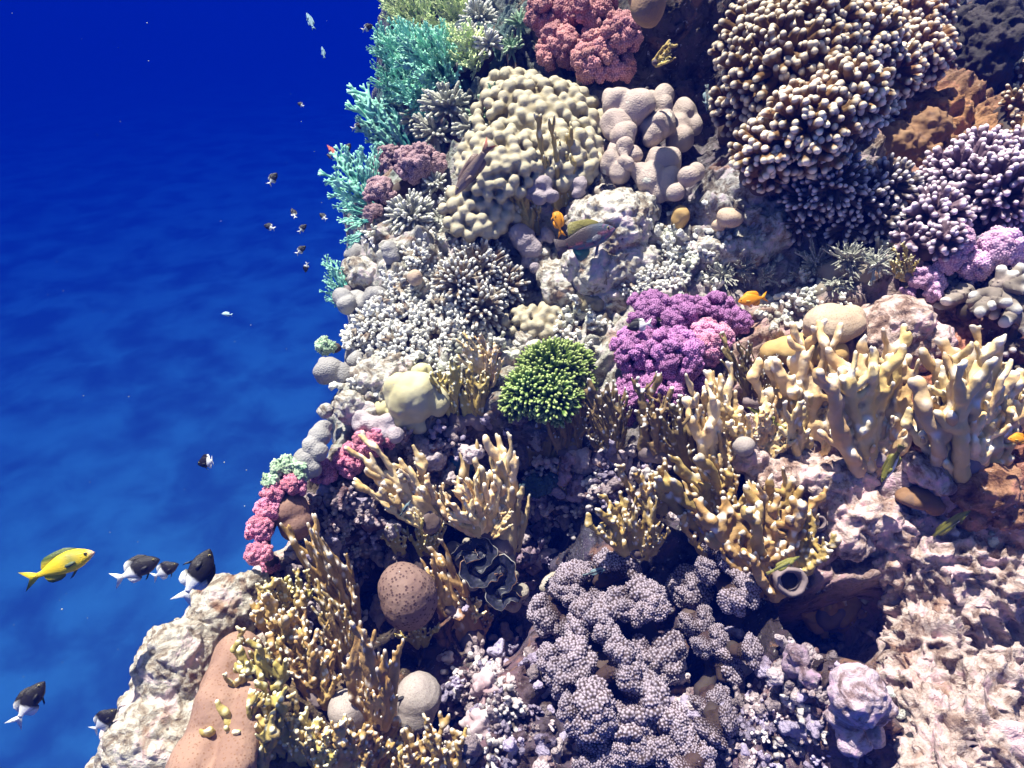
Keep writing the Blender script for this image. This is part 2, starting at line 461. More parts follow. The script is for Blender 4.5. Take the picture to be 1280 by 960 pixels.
def proto_lobe(k, n_kn=9, flat=.75, voxel=.03, warts=110, wr=.030):
    """cauliflower branch: stout stem swelling into a crowded head of knobs set with warts"""
    r = random.Random(200 + k); s = Soup()
    s.capsule((0, 0, -.1), .16, (0, 0, .55), .24, 12)
    heads = [(V3(0, 0, .68), .26)]
    for i in range(n_kn):
        a = i / n_kn * 6.283 * 1.9 + r.uniform(-.4, .4); el = r.uniform(-.1, .95)
        c = V3(math.cos(a) * math.cos(el) * .30, math.sin(a) * math.cos(el) * .30 * flat, .62 + math.sin(el) * .24)
        rr = r.uniform(.11, .165); heads.append((c, rr)); s.capsule((0, 0, .5), .14, c, rr, 10)
    for c, rr in heads[:1]: s.sphere(c, rr, (1, flat, .9), 12)
    V, F, n = s.fuse(voxel, 1)
    # warts spread evenly over the head
    from mathutils.kdtree import KDTree
    w = []; order = list(range(len(V))); r.shuffle(order); sp = wr * 2.15
    grid = {}
    for i in order:
        if V[i][2] < .22 or len(w) > warts * 4: continue
        key = tuple(np.floor(V[i] / sp).astype(int)); ok = True
        for dx in (-1, 0, 1):
            for dy in (-1, 0, 1):
                for dz in (-1, 0, 1):
                    for q in grid.get((key[0] + dx, key[1] + dy, key[2] + dz), ()):
                        if np.linalg.norm(q - V[i]) < sp: ok = False
        if ok: grid.setdefault(key, []).append(V[i]); w.append(V[i])
    dw = near(V, w); V = V + n * (wr * 1.15 * (1 + .8 * vnoise(V, 6, k)) * np.exp(-(dw / (wr * .85)) ** 2) + vnoise(V, 3.5, k) * .035)[:, None]
    tip = np.clip(1.1 - dw / (wr * 1.5), 0, 1) * .62 * sstep(.15, .5, V[:, 2]) + sstep(.25, .85, V[:, 2]) * .36
    return mk_mesh('lobe', V, F, None, {'tip': tip})
def proto_blade(k, style='knob', voxel=None):
    """one upright branching sheet of fire coral, unit tall, spread along x: merging trunks that put out fingers all the way up"""
    r = random.Random(300 + k); s = Soup(); tips = []
    #        trunks spread  r base  r top  fingers  f long       f radius  web
    NT, SPR, R0, R1, NF, FL, FR, WEB = dict(knob=(4, .34, .068, .036, 30, (.07, .18), .032, 3), plate=(5, .36, .075, .038, 34, (.08, .18), .031, 5),
                                            thin=(4, .13, .045, .022, 15, (.12, .26), .018, 1), net=(3, .16, .040, .024, 9, (.1, .2), .020, 0))[style]
    lines = []
    for t_ in range(NT):
        f = (t_ / (NT - 1) - .5) * 2; p = V3(f * SPR * .35, r.uniform(-.03, .03), -.06); H = r.uniform(.68, 1.0) * (1 - .14 * abs(f)); L = []
        top = V3(f * SPR + r.uniform(-.06, .06), r.uniform(-.10, .10), H)
        for i in range(8):
            u = i / 7; q = p * (1 - u) + top * u + V3(math.sin(u * 5 + k + t_) * .025, r.uniform(-.018, .018), 0) * (i > 0)
            L.append((q, R0 + (R1 - R0) * u))
        for a, b_ in zip(L, L[1:]): s.capsule(a[0], a[1], b_[0], b_[1], 9)
        tips.append(L[-1][0] + V3(0, 0, R1)); lines.append(L)
    for t_ in range(NT - 1):
        for w_ in range(WEB + 1):
            i = w_ + r.randint(0, 1); a = lines[t_][i]; b_ = lines[t_ + 1][min(i + 1, 7)]; s.capsule(a[0], a[1] * .8, b_[0], b_[1] * .8, 8)
    if style == 'net':
        def tw(p, d, L, ra, dep):
            q = p + unit(d + V3(0, 0, .12)) * L; s.capsule(p, ra, q, ra * .85, 6)
            if dep == 0: tips.append(q); return
            for sg in (-1, 1): tw(q, unit(d + V3(sg * r.uniform(.3, .6), r.uniform(-.25, .25), 0)), L * .8, ra * .85, dep - 1)
        for L in lines:
            for i in (2, 3, 4, 5, 6, 7): tw(L[i][0], unit(V3(r.choice((-1, 1)) * r.uniform(.3, .8), r.uniform(-.3, .3), .8)), .12, .026, 2)
    for i in range(NF):
        L = lines[r.randrange(NT)]; j = r.randint(1, 7); q, ra = L[j]; sx = r.choice((-1, 1))
        d = unit(V3(sx * r.uniform(.15, .95), r.uniform(-.8, .8) * (1 if style != 'thin' else .4), r.uniform(.35, 1.3) * (1 if style != 'thin' else 1.6)))
        ln = ra + r.uniform(*FL); m_ = q + d * ln * .6; e = q + unit(d + V3(0, 0, .35)) * ln
        fk = r.uniform(.75, 1.5); s.capsule(q, FR * 1.4 * fk, m_, FR * 1.12 * fk, 8); s.capsule(m_, FR * 1.12 * fk, e, FR * fk * r.uniform(.7, 1.0), 8); tips.append(e + unit(e - m_) * FR * .8) if r.random() < .85 else None
        if r.random() < .30: e2 = m_ + unit(d + V3(-sx * .9, r.uniform(-.5, .5), .4)) * ln * .5; s.capsule(m_, FR, e2, FR * .85, 8); tips.append(e2)
    V, F, n = s.fuse(voxel or dict(knob=.017, thin=.0125, plate=.018, net=.0135)[style])
    V = V + n * ((vnoise(V, 8, k) * .014 + vnoise(V, 19, k) * .008 + (.4 - worley(V, 13, k)) * .012)[:, None] * (1 if style in ('knob', 'plate') else .6))
    tip = np.clip(1 - near(V, tips) / dict(knob=.072, plate=.075, thin=.055, net=.16)[style], 0, 1)
    return mk_mesh('blade', V, F, None, {'tip': tip})
def proto_rubble(k):
    r = random.Random(500 + k); s = Soup()
    n = r.randint(4, 8); q = V3(0, 0, 0)
    for i in range(n):
        q2 = q + unit(V3(r.gauss(0, 1), r.gauss(0, 1), abs(r.gauss(0, .8)))) * r.uniform(.15, .34)
        s.capsule(q, r.uniform(.12, .26), q2, r.uniform(.10, .22), 9); q = q2 if r.random() < .6 else q
    V, F, n = s.fuse(.035)
    V = V + n * ((fbm(V, 5, 3, k) * .05 + (0.4 - worley(V, 5, k)) * .07)[:, None])
    tip = sstep(-.1, .5, V[:, 2] + vnoise(V, 4, k + 3) * .3)
    return mk_mesh('rubble', V, F, None, {'tip': tip})
def proto_stub(k):
    """worn stubby branchlets in a crowded clump"""
    r = random.Random(600 + k); s = Soup(); tips = []
    for i in range(7):
        a = r.uniform(0, 6.28); rad = r.uniform(0, .28); b = V3(math.cos(a) * rad, math.sin(a) * rad, -.05)
        d = unit(V3(b[0] * 2 + r.uniform(-.4, .4), b[1] * 2 + r.uniform(-.4, .4), 1)); L = r.uniform(.45, .9)
        m_ = b + d * L * .6; e = b + d * L + V3(r.uniform(-.1, .1), r.uniform(-.1, .1), 0)
        s.capsule(b, .12, m_, .095, 8); s.capsule(m_, .095, e, r.uniform(.075, .12), 8); tips.append(e)
        if r.random() < .7:
            e2 = m_ + unit(V3(r.gauss(0, 1), r.gauss(0, 1), .8)) * .24; s.capsule(m_, .08, e2, .07, 8); tips.append(e2)
    V, F, n = s.fuse(.032)
    V = V + n * ((fbm(V, 7, 2, k) * .03)[:, None])
    return mk_mesh('stub', V, F, None, {'tip': np.clip(1.1 - near(V, tips) / .26, 0, 1)})
LIB['finger'] = [proto_finger(k, 2 + k % 2) for k in range(5)]
LIB['plain'] = [proto_finger(80 + k, 3, .13, .066, bumps=False, voxel=.024) for k in range(5)]
LIB['slim'] = [proto_finger(20 + k, 2, .12, .06, voxel=.024) for k in range(4)]
LIB['spike'] = [proto_finger(40 + k, 1, .17, .09) for k in range(4)]
LIB['lobe'] = [proto_lobe(k, 8 + k % 3, .6 + .1 * (k % 4), voxel=.021) for k in range(6)]
LIB['warty'] = [proto_lobe(60 + k, 12, .8 + .05 * (k % 3), .018, 260, .026) for k in range(6)]
LIB['smooth_lobe'] = [proto_lobe(20 + k, 5, .75, .03, 14, .05) for k in range(4)]
LIB['knob'] = [proto_blade(k, 'knob') for k in range(7)]
LIB['plate'] = [proto_blade(20 + k, 'plate') for k in range(5)]
LIB['thin'] = [proto_blade(40 + k, 'thin') for k in range(6)]
LIB['net'] = [proto_blade(60 + k, 'net') for k in range(5)]
LIB['rubble'] = [proto_rubble(k) for k in range(9)]
LIB['stub'] = [proto_stub(k) for k in range(6)]

_with = {}
def with_mat(mesh, mat):
    """the same shape in another coral's colours"""
    k = (mesh.name, mat.name)
    if k not in _with:
        m2 = mesh.copy(); m2.materials.clear(); m2.materials.append(mat); _with[k] = m2
    return _with[k]

# ------------------------------------------------------------------ coral colours
M = {}
M['purple'] = coral_mat('purple_coral', (.075,.010,.085), (.14,.02,.13), (.62,.30,.60), 3, .22, 1.0, bump=.3, ps=0, nb=14)
M['purple_pink'] = coral_mat('purple_pink_coral', (.24,.035,.16), (.32,.06,.20), (.82,.44,.60), 3, .2, 1.0, bump=.3, ps=0, nb=14, huev=.02)
M['magenta'] = coral_mat('pink_coral', (.34,.045,.13), (.28,.035,.13), (.82,.38,.48), 3, .2, 1.0, bump=.3, ps=0, nb=14)
M['rose'] = coral_mat('rose_coral', (.26,.10,.11), (.33,.12,.13), (.62,.32,.32), 3, .25, 1.0, bump=.3, ps=0, nb=14)
M['mauve'] = coral_mat('mauve_coral', (.22,.12,.14), (.17,.10,.13), (.55,.38,.42), 3, .25, 1.0, bump=.3, ps=0, nb=14)
M['taupe'] = coral_mat('taupe_coral', (.030,.017,.014), (.055,.032,.028), (.47,.40,.50), 3, .30, 1.0, bump=.3, ps=0, nb=14, var=.12)
M['lilac'] = coral_mat('lilac_coral', (.30,.14,.34), (.40,.20,.36), (.78,.52,.70), 3, .2, 1.0, bump=.3, ps=0)
M['green'] = coral_mat('green_coral', (.06,.12,.018), (.09,.17,.03), (.50,.66,.24), 3, .2, 1.05, bump=.3, ps=0)
M['gold'] = coral_mat('golden_coral', (.13,.065,.022), (.22,.12,.045), (.90,.78,.62), 3, .42, .88, bump=.3, ps=0)
M['white_tip'] = coral_mat('white_tipped_coral', (.20,.17,.15), (.30,.25,.22), (.86,.84,.80), 3, .2, .85, bump=.3, ps=0)
M['ivory'] = coral_mat('ivory_coral', (.42,.42,.36), (.34,.36,.32), (.88,.88,.80), 3, .1, .8, bump=.3, ps=0)
M['dark_tip'] = coral_mat('dark_coral', (.07,.055,.05), (.12,.09,.08), (.72,.66,.68), 3, .3, .9, bump=.3, ps=0)
M['violet_tip'] = coral_mat('violet_coral', (.10,.06,.09), (.17,.11,.14), (.80,.66,.78), 3, .35, .9, bump=.3, ps=0)
M['grey'] = coral_mat('grey_coral', (.30,.31,.27), (.40,.40,.34), (.66,.68,.58), 3, .2, .9, bump=.4, ps=0)
M['worn'] = coral_mat('worn_coral', (.20,.14,.10), (.36,.33,.28), (.80,.80,.76), 4, .15, .8, bump=.6, ps=0, patch=(.30,.16,.07), patch_t=(.1, .2))
M['teal'] = coral_mat('haze_teal_net_coral', (.05,.27,.27), (.12,.38,.30), (.42,.86,.66), 2, .15, .95, bump=.3, ps=0)  # water haze put into the coral colour as teal
M['teal_yellow'] = coral_mat('haze_green_net_coral', (.20,.42,.20), (.34,.50,.16), (.80,.92,.48), 2, .1, .9, bump=.3, ps=0)  # haze green and sunlit yellow painted into the coral colour
M['seagreen'] = coral_mat('green_blunt_coral', (.20,.34,.22), (.26,.40,.26), (.55,.68,.48), 3, .2, 1, bump=.3, ps=0)
M['fire'] = coral_mat('fire_coral', (.40,.25,.08), (.56,.38,.15), (.90,.84,.76), 4, .28, .9, patch=(.24,.14,.07), patch_t=(.12,.2), patch_s=5, bump=.6, ps=0, nb=10, rough=.85)
M['fire_pale'] = coral_mat('pale_fire_coral', (.70,.47,.20), (.84,.64,.36), (.95,.89,.80), 4, .25, .9, patch=(.42,.28,.16), patch_t=(.14,.22), patch_s=5, bump=.6, ps=0, nb=10, rough=.85)  # cream coral, lightened further to stand for overexposed sunlight
M['fire_dark'] = coral_mat('dark_fire_coral', (.17,.12,.055), (.30,.21,.10), (.82,.82,.84), 4, .35, .85, bump=.5, ps=0, nb=10, rough=.85)
M['fire_yellow'] = coral_mat('yellow_fire_coral', (.46,.34,.10), (.50,.40,.15), (.90,.86,.62), 4, .25, .85, bump=.3, ps=0, rough=.85)
M['crust'] = coral_mat('pink_crust', (.15,.085,.09), (.30,.20,.23), (.60,.50,.54), 3, .2, 1, bump=1.0, bd=.008, ps=9, nb=9, patch=(.30,.13,.06), patch_t=(.08,.16))  # crust tone lowered to carry the shade of the lower reef
M['crust_violet'] = coral_mat('violet_crust', (.10,.07,.10), (.22,.17,.26), (.44,.38,.54), 3, .2, 1, bump=1.0, bd=.008, ps=9, nb=9, patch=(.12,.05,.04), patch_t=(.06,.14))
M['crust_white'] = coral_mat('pale_crust', (.30,.25,.20), (.52,.50,.44), (.76,.75,.70), 3, .2, 1, bump=1.0, bd=.008, ps=9, nb=9, patch=(.34,.20,.10), patch_t=(.1,.18))
M['crust_shaded'] = coral_mat('shaded_crust', (.07,.045,.04), (.13,.09,.08), (.30,.24,.26), 3, .3, 1, bump=1.0, bd=.008, ps=9, nb=9)  # shade of the black gaps painted into the crust colour
M['base_dark'] = coral_mat('shaded_coral_foot', (.06,.045,.04), (.10,.07,.06), ps=0, bump=.8)  # foot darkened in colour for the shade between branches
M['base_pale'] = coral_mat('pale_coral_foot', (.26,.22,.18), (.36,.32,.27), ps=0, bump=.8)

# ------------------------------------------------------------------ frames and placement
OUT = (NP * .55 - FW * .45).normalized()                  # the way coral heads face on this slope
def basis(z, roll=0.0, xref=None):
    z = Vector(z).normalized()
    x = Vector(xref) if xref is not None else (Vector((1, 0, 0)) if abs(z.x) < .8 else Vector((0, 1, 0)))
    x = (x - z * x.dot(z)).normalized(); y = z.cross(x)
    m = Matrix((x, y, z)).transposed()
    return m @ Matrix.Rotation(roll, 3, 'Z')
def put(name, mesh, parent, loc, rot3, scale, kind=None):
    o = bpy.data.objects.new(name, mesh); COL.objects.link(o); o.parent = parent
    sc = scale if hasattr(scale, '__len__') else (scale,) * 3
    M4 = rot3.to_4x4(); l = Vector(loc) - (parent.location if parent is not None else Vector())
    o.location = l; o.rotation_euler = M4.to_euler(); o.scale = sc
    if kind: o['kind'] = kind
    return o
def join_world(name, items, mat, parent):
    """several shapes as one mesh: items of (mesh, loc, rot3, scale)"""
    Vs = []; Fs = []; T = []; n = 0
    for me, loc, r3, sc in items:
        nv = len(me.vertices); co = np.empty(nv * 3, np.float32); me.vertices.foreach_get('co', co); co = co.reshape(-1, 3)
        sc = np.array(sc if hasattr(sc, '__len__') else (sc,) * 3)
        co = (co * sc) @ np.array(r3).T + np.array(loc) - np.array(parent.location)
        nl = len(me.loops); li = np.empty(nl, np.int32); me.loops.foreach_get('vertex_index', li)
        t_ = np.empty(nv, np.float32); me.attributes['tip'].data.foreach_get('value', t_)
        Vs.append(co); Fs.append(li.reshape(-1, 4) + n); T.append(t_); n += nv
    me = mk_mesh(name, np.concatenate(Vs), np.concatenate(Fs), mat, {'tip': np.concatenate(T)})
    return link(name, me, parent)

def lump(c_list, voxel, mat, parent, name, disp=.0, seed=0, wf=0, wamp=0, join=None):
    """smooth fused masses: list of (world point, radius) or (point, radius, (sx, sy, sz)); one mesh"""
    s = Soup(); o0 = np.array(parent.location)
    for it in c_list:
        c, r_ = it[0], it[1]; s.sphere(np.array(c) - o0, r_, it[2] if len(it) > 2 else (1, 1, 1), 14)
    for a, b_, r_ in (join or ()): s.capsule(np.array(a) - o0, r_, np.array(b_) - o0, r_)
    V, F, n = s.fuse(voxel, 2)
    d = fbm(V + o0, 1 / .05, 3, seed) * disp
    if wf: d = d + (.5 - worley(V + o0, wf, seed)) * wamp
    V = V + n * d[:, None]
    at = {'tip': np.clip(.5 + d / max(disp + wamp, 1e-4) * .5, 0, 1)}
    return link(name, mk_mesh(name, V, F, mat, at), parent)

def centre(px, py, dpx, sink=0.0, rad=10):
    q, d = smooth_hit(px, py, rad)
    return q, d
def colony(name, label, cat, heads, lib, mat_, L=None, spacing=.030, lift=0.0, W=None, base='base_dark', part='branch', cone=-.12, jit=.22, squash=1.0, thick=1.0, group=None, cap=100, seed=None, tilt=None):
    """a coral head or several: heads = (px, py, radius px [, depth offset toward the viewer in m [, stretch x, stretch y]])"""
    r = random.Random(hash((heads[0][0], heads[0][1])) & 0xffff if seed is None else seed)
    Wd = Vector(W).normalized() if W is not None else OUT
    C_ = []
    for hd in heads:
        px, py, rp = hd[:3]; off = hd[3] if len(hd) > 3 else 0
        q, d = smooth_hit(px, py, max(8, rp * .6)); d = d - off
        rad = rp * d / FPX
        c = ray(px, py) * (d - lift) - Wd * rad * .05
        sx, sy = (hd[4], hd[5]) if len(hd) > 5 else (1, 1)
        C_.append((c, rad, sx, sy))
    root = empty(name, C_[0][0] - Wd * C_[0][1] * .5, label, cat, group)
    bm = Matrix((RT, Wd.cross(RT).normalized(), Wd)).transposed()   # local frame: across, up the slope, outward
    items = []; G = (1 + 5 ** .5) / 2; mat = mat_ if isinstance(mat_, str) else mat_[0]
    for hi, (c, rad, sx, sy) in enumerate(C_):
        n = int(4 * math.pi * rad * rad * max(sx * sy, .3) / spacing ** 2)
        Lh = L if L else rad * .8
        for i in range(n):
            z = 1 - 2 * (i + .5) / n
            if z < cone: continue
            a = i * G * 6.28318; q_ = math.sqrt(max(0, 1 - z * z))
            d = Vector((q_ * math.cos(a) + r.gauss(0, jit * .5), q_ * math.sin(a) + r.gauss(0, jit * .5), z + r.gauss(0, jit * .4))).normalized()
            rr = rad * r.uniform(.84, 1.09)
            tipp = c + bm @ Vector((d.x * rr * sx, d.y * rr * sy, d.z * rr * squash))
            if any(hj != hi and (tipp - c2).length < r2 * .8 for hj, (c2, r2, _, _) in enumerate(C_)): continue
            dirw = (bm @ Vector((d.x / sx, d.y / sy, d.z / squash))).normalized()
            if tilt is not None: dirw = (dirw + Vector(tilt)).normalized()
            Lw = Lh * r.uniform(.85, 1.15); Lk = min(Lw, rad * 1.25)
            items.append((r.choice(LIB[lib]), tipp - dirw * Lk, basis(dirw, r.uniform(0, 6.28)), (Lw * thick, Lw * thick, max(Lk, Lw * .6)), hi))
    # nearest to the viewer first
    items.sort(key=lambda it: (Vector(it[1])).length)
    for it in items[:cap]:
        put(part, with_mat(it[0], M[mat_ if isinstance(mat_, str) else mat_[it[4] % len(mat_)]]), root, it[1], it[2], it[3])
    if len(items) > cap:
        o = join_world(part, [it[:4] for it in items[cap:]], M[mat], root); o['kind'] = 'stuff'
    Lb = L if L else C_[0][1] * .8
    lump([(c - Wd * rad * (.30 + (1 - squash) * .6), max(rad - Lb * .80, rad * .25), (sx, sy, 1)) for c, rad, sx, sy in C_] + [(c - Wd * rad * 1.0, rad * .5) for c, rad, sx, sy in C_], max(.006, C_[0][1] * .09), M[base], root, 'base', disp=.006, join=[(a[0] - Wd * a[1] * 1.0, min(C_[:i], key=lambda c: (c[0] - a[0]).length)[0] - Wd * a[1] * 1.0, a[1] * .4) for i, a in enumerate(C_) if i])
    return root

def fire(label, blades, style='knob', mat='fire', name='fire_coral', cat='fire coral', toward=.35, yaw=.5, foot=True, width=1.0, off=0.015, group=None, base='crust_shaded'):
    """fire coral: blades = (base px, base py, tip px, tip py [, width factor])"""
    r = random.Random(int(blades[0][0] * 7 + blades[0][1]))
    first, d = smooth_hit(blades[0][0], blades[0][1], 10)
    root = empty(name, ray(blades[0][0], blades[0][1]) * (d - off), label, cat, group)
    feet = []
    for b_ in blades:
        bx, by, tx, ty = b_[:4]; wf = b_[4] if len(b_) > 4 else 1.0
        _, d = smooth_hit(bx, by, 10); d -= off
        p0 = ray(bx, by) * (d + .01)
        Lp = math.hypot(tx - bx, ty - by) * d / FPX
        p1 = ray(tx, ty) * (d - Lp * toward * r.uniform(.7, 1.3))
        z = p1 - p0; L = z.length
        x = z.cross(FW).normalized()
        x = (x + z.normalized().cross(x) * r.uniform(-yaw, yaw)).normalized()
        put('blade', with_mat(r.choice(LIB[style]), M[mat]), root, p0, basis(z, 0, x * r.choice((-1, 1))), (L * wf * width, L * wf * width * 1.05, L))
        feet.append((p0 - z.normalized() * L * .02, max(.008, L * .10 * width)))
    if foot: lump(feet, .005, M[base], root, 'base', disp=.006)
    return root
def fire_patch(label, x0, y0, x1, y1, n, h, style, mat, lean=0, **k):
    r = random.Random(int(x0 + y0)); B = []
    for i in range(n):
        t_ = (i + .5) / n
        bx = x0 + (x1 - x0) * t_ + r.uniform(-6, 6); by = y0 + (y1 - y0) * t_ + r.uniform(-8, 8); hh_ = h * r.uniform(.7, 1.2)
        B.append((bx, by, bx + lean + r.uniform(-.25, .25) * hh_, by - hh_))
    return fire(label, B, style, mat, **k)
def largest(V, F, d):
    lab = np.arange(len(V)); F = np.asarray(F)
    while True:
        m_ = lab[F].min(1); new = lab.copy(); np.minimum.at(new, F.ravel(), np.repeat(m_, F.shape[1])); new = new[new]
        if (new == lab).all(): break
        lab = new
    u, c_ = np.unique(lab, return_counts=True); keep = lab == u[c_.argmax()]
    idx = np.cumsum(keep) - 1; F = idx[F[keep[F[:, 0]]]]
    return V[keep], F, d[keep]
def boulder(name, label, cat, blobs, mat, disp=.008, wf=0, wamp=0, voxel=None, part=None, group=None, lift=.2, soft=4, warp=.10, streak=0):
    """blobs = (px, py, radius px [, extra lift m [, sx, sy, sz in view axes]])"""
    C_ = []
    for bl in blobs:
        px, py, rp = bl[:3]; ex = bl[3] if len(bl) > 3 else 0
        q, d = smooth_hit(px, py, max(8, rp * .5)); d -= ex
        rad = rp * d / FPX
        C_.append((ray(px, py) * (d + rad * (1 - 2 * lift) * .5), rad, bl[4:7] if len(bl) > 6 else (1, 1, 1)))
    c0 = C_[0][0]; s = Soup()
    for c, rad, sc in C_:
        s.sphere(np.array(c - c0), rad, (sc[0], sc[2], sc[1]), 16)
    rmax = max(c[1] for c in C_)
    V, F, n = s.fuse(voxel or max(.003, rmax * .045), soft)
    P_ = V + np.array(c0); sd = int(blobs[0][0])
    d = fbm(P_, .55 / rmax, 2, sd) * rmax * warp + vnoise(P_, 1.3 / rmax, sd) * rmax * warp * .6 + fbm(P_, 28, 3, sd) * disp + ((.3 - np.abs(vnoise(P_, 48, sd))) * disp * 1.3 + fbm(P_, 130, 2, sd) * disp * .35 if disp > .0025 else 0)
    if wf: d = d + (.5 - worley(P_, wf, sd)) * wamp
    if streak:
        Q = P_ @ np.array([[.55, .0, -.83], [.2, .97, .13], [.80, -.24, .55]]).T * np.array([.22, 1, 1])   # grooves run down to the right
        d = d + (.35 - np.abs(vnoise(Q, 46, sd))) * streak + (.3 - np.abs(vnoise(Q, 105, sd + 1))) * streak * .45
    V = V + n * d[:, None]
    V, F, d = largest(V, F, d)
    at = {'tip': np.clip(.5 + d * 30, 0, 1)}
    if isinstance(mat, tuple):            # bare rock shares the slope's weathered surface, in its own colour
        at = {'crust': np.array(mat)[None, :] * (.92 + .16 * at['tip'][:, None])}; mat = m_reef
    o = link(name, mk_mesh(name, V, F, mat, at))
    o.location = c0
    return tag(o, label, cat, group)

# boulder and dome colours (texture scales in metres)
def rock_mat(name, *a, **k):
    k.setdefault('s1', 22); k.setdefault('nb', 70); k.setdefault('ps', 0); k.setdefault('var', .07); k.setdefault('huev', .006); k.setdefault('bump', .5); k.setdefault('patch_s', 35); k.setdefault('bd', .009 if k.get('bump', .5) > .7 else .003)
    return coral_mat(name, *a, **k)
M['shaded_rock'] = rock_mat('shaded_rock', (.03,.027,.03), (.06,.05,.055), bump=.9)  # shade of the corner and gaps put into a near black colour
M['orange_rock'] = rock_mat('orange_sponge_rock', (.17,.09,.045), (.27,.15,.08), (.38,.24,.13), tip_lo=.5, bump=.5, patch=(.20,.12,.08), patch_t=(.06,.16), s1=30)
M['porites'] = rock_mat('lobe_coral', (.42,.34,.31), (.48,.40,.36), ps=300, bump=.6, nb=90, bd=.004, patch=(.70,.70,.60), patch_t=(.17,.20), patch_s=22)
M['porites_lilac'] = rock_mat('lilac_lobe_coral', (.36,.31,.36), (.43,.37,.40), ps=300, bump=.6, nb=90, bd=.004)
M['porites_grey'] = rock_mat('grey_lobe_coral', (.30,.29,.29), (.38,.37,.37), ps=300, bump=.6, nb=90, bd=.004)
M['porites_yellow'] = rock_mat('yellow_mound_coral', (.52,.48,.27), (.60,.57,.36), ps=380, bump=.15, nb=220, patch=(.40,.40,.34), patch_t=(.16,.22))
M['knobby'] = rock_mat('knobby_coral', (.26,.22,.14), (.32,.27,.18), (.50,.45,.33), tip_lo=.35, tip_hi=.95, ps=380, bump=.15, nb=200)
M['dome_tan'] = rock_mat('tan_dome_coral', (.26,.15,.12), (.33,.20,.155), ps=200, polyp=(.22,.11,.07), pr=(.18,.34), bump=.3, nb=200)
M['dome_tan2'] = rock_mat('beige_dome_coral', (.50,.38,.28), (.54,.42,.32), ps=260, polyp=(.34,.20,.12), pr=(.14,.30), bump=.3, nb=200)
M['dome_brown'] = rock_mat('brown_dome_coral', (.22,.14,.12), (.27,.18,.15), ps=150, polyp=(.09,.05,.045), pr=(.24,.40), bump=.35, nb=200)
M['dome_grey'] = rock_mat('grey_dome_coral', (.34,.29,.28), (.42,.37,.35), ps=420, polyp=(.26,.20,.18), pr=(.15,.4), bump=.3, nb=300)
M['dome_top'] = rock_mat('plain_brown_coral', (.30,.19,.11), (.36,.24,.15), ps=300, bump=.3)
M['ochre'] = rock_mat('ochre_coral', (.52,.33,.13), (.60,.41,.18), ps=300, bump=.15)
M['sponge_blue'] = rock_mat('blue_sponge', (.04,.12,.22), (.06,.17,.30), bump=.5, ps=120)
M['sponge_dark'] = rock_mat('blue_green_sponge', (.03,.07,.10), (.07,.13,.16), bump=.9, ps=160)

# ================================================================== rocks and massive corals
boulder('limestone_rock', 'long pale limestone shoulder at the lower left edge above open water', 'rock', [(235,850,62,.0,1,1.5,1),(285,775,48,.0,1,1.3,1),(205,935,70,.0),(315,735,26),(190,905,52),(250,930,60)], (.56,.54,.47), .004, 70, .005, voxel=.0030, streak=-.008, soft=9, warp=.07)
boulder('limestone_rock', 'low pale limestone knob at the very bottom left corner of the reef', 'rock', [(135,968,30),(160,948,24)], (.58,.55,.47), .005, 60, .008, voxel=.003)
boulder('chalk_rock', 'rounded chalky white rock behind the blue grey wrasse', 'rock', [(768,290,48,.02),(748,335,44,.02),(795,330,30,.01),(735,278,32),(762,372,26,0),(800,268,24,.02)], (.60,.60,.54), .005, 60, .012, voxel=.0034)
boulder('chalk_rock', 'pale blue white rock lobes under the lilac lobes left of the wrasse', 'rock', [(693,345,22,.03),(716,330,18,.03),(676,325,16,.02),(700,362,22,.02),(726,345,14,.02)], (.60,.60,.54), .003, 70, .006, voxel=.003)
boulder('white_rock', 'big cream white rock at right beside the dotted beige dome coral', 'rock', [(1122,405,38,.03),(1100,430,32,.03),(1140,440,30,.02),(1168,425,20,.01),(1088,400,18,.01)], (.66,.52,.48), .004, 60, .008, voxel=.0034)
boulder('white_rock', 'pale rock slab at the left edge between grey lobe corals', 'rock', [(455,342,26,.02,1.2,.8,1),(478,330,18,.02),(440,365,16,.01)], (.60,.60,.54), .004, 70, .008, voxel=.003)
boulder('white_rock', 'pale rock lump at the left edge below the yellow mound coral', 'rock', [(438,508,22,.02),(462,515,16,.01),(420,495,10)], (.60,.60,.54), .004, 70, .008, voxel=.003)
boulder('white_rock', 'turfy pale rock shelf under the yellow mound coral', 'rock', [(470,470,26,.01,1.3,.8,1),(500,455,18,.01)], (.60,.60,.54), .005, 60, .010, voxel=.003)
boulder('white_rock', 'small round pale knob perched on the left reef edge', 'rock', [(408,514,10,.02)], (.60,.60,.54), .003, voxel=.0025)
boulder('chalk_rock', 'grey chalky shelf in the upper right above the fan branches', 'rock', [(920,310,34,.0,1.5,.7,1),(965,290,26),(880,318,22),(945,270,16)], (.60,.60,.54), .006, 50, .014, voxel=.0034)
boulder('chalk_rock', 'grey rock hummock below the chalky white rock', 'rock', [(740,375,20,.0,1.4,.7,1),(768,400,15,.02,.8,1.5,1),(715,330,12)], M['knobby'], .004, 60, .008, voxel=.003)
boulder('dead_coral_rock', 'flecked white rock beside the green coral', 'rock', [(655,425,18,.02),(640,447,15,.02),(668,440,14,.01),(628,462,12)], (.60,.60,.54), .005, 60, .010, voxel=.003)
boulder('pink_rock', 'broad pinkish rock ledge under the bright fire corals at right', 'rock', [(985,590,38,.02,1.5,.8,1),(1040,600,36,.02,1.4,.8,1),(1080,640,34,.01,1.4,.8,1),(940,572,22,.01),(1120,665,30,.01),(1060,670,30,.0),(1110,700,30,.0)], (.66,.52,.48), .006, 55, .012, voxel=.0034, streak=.012)
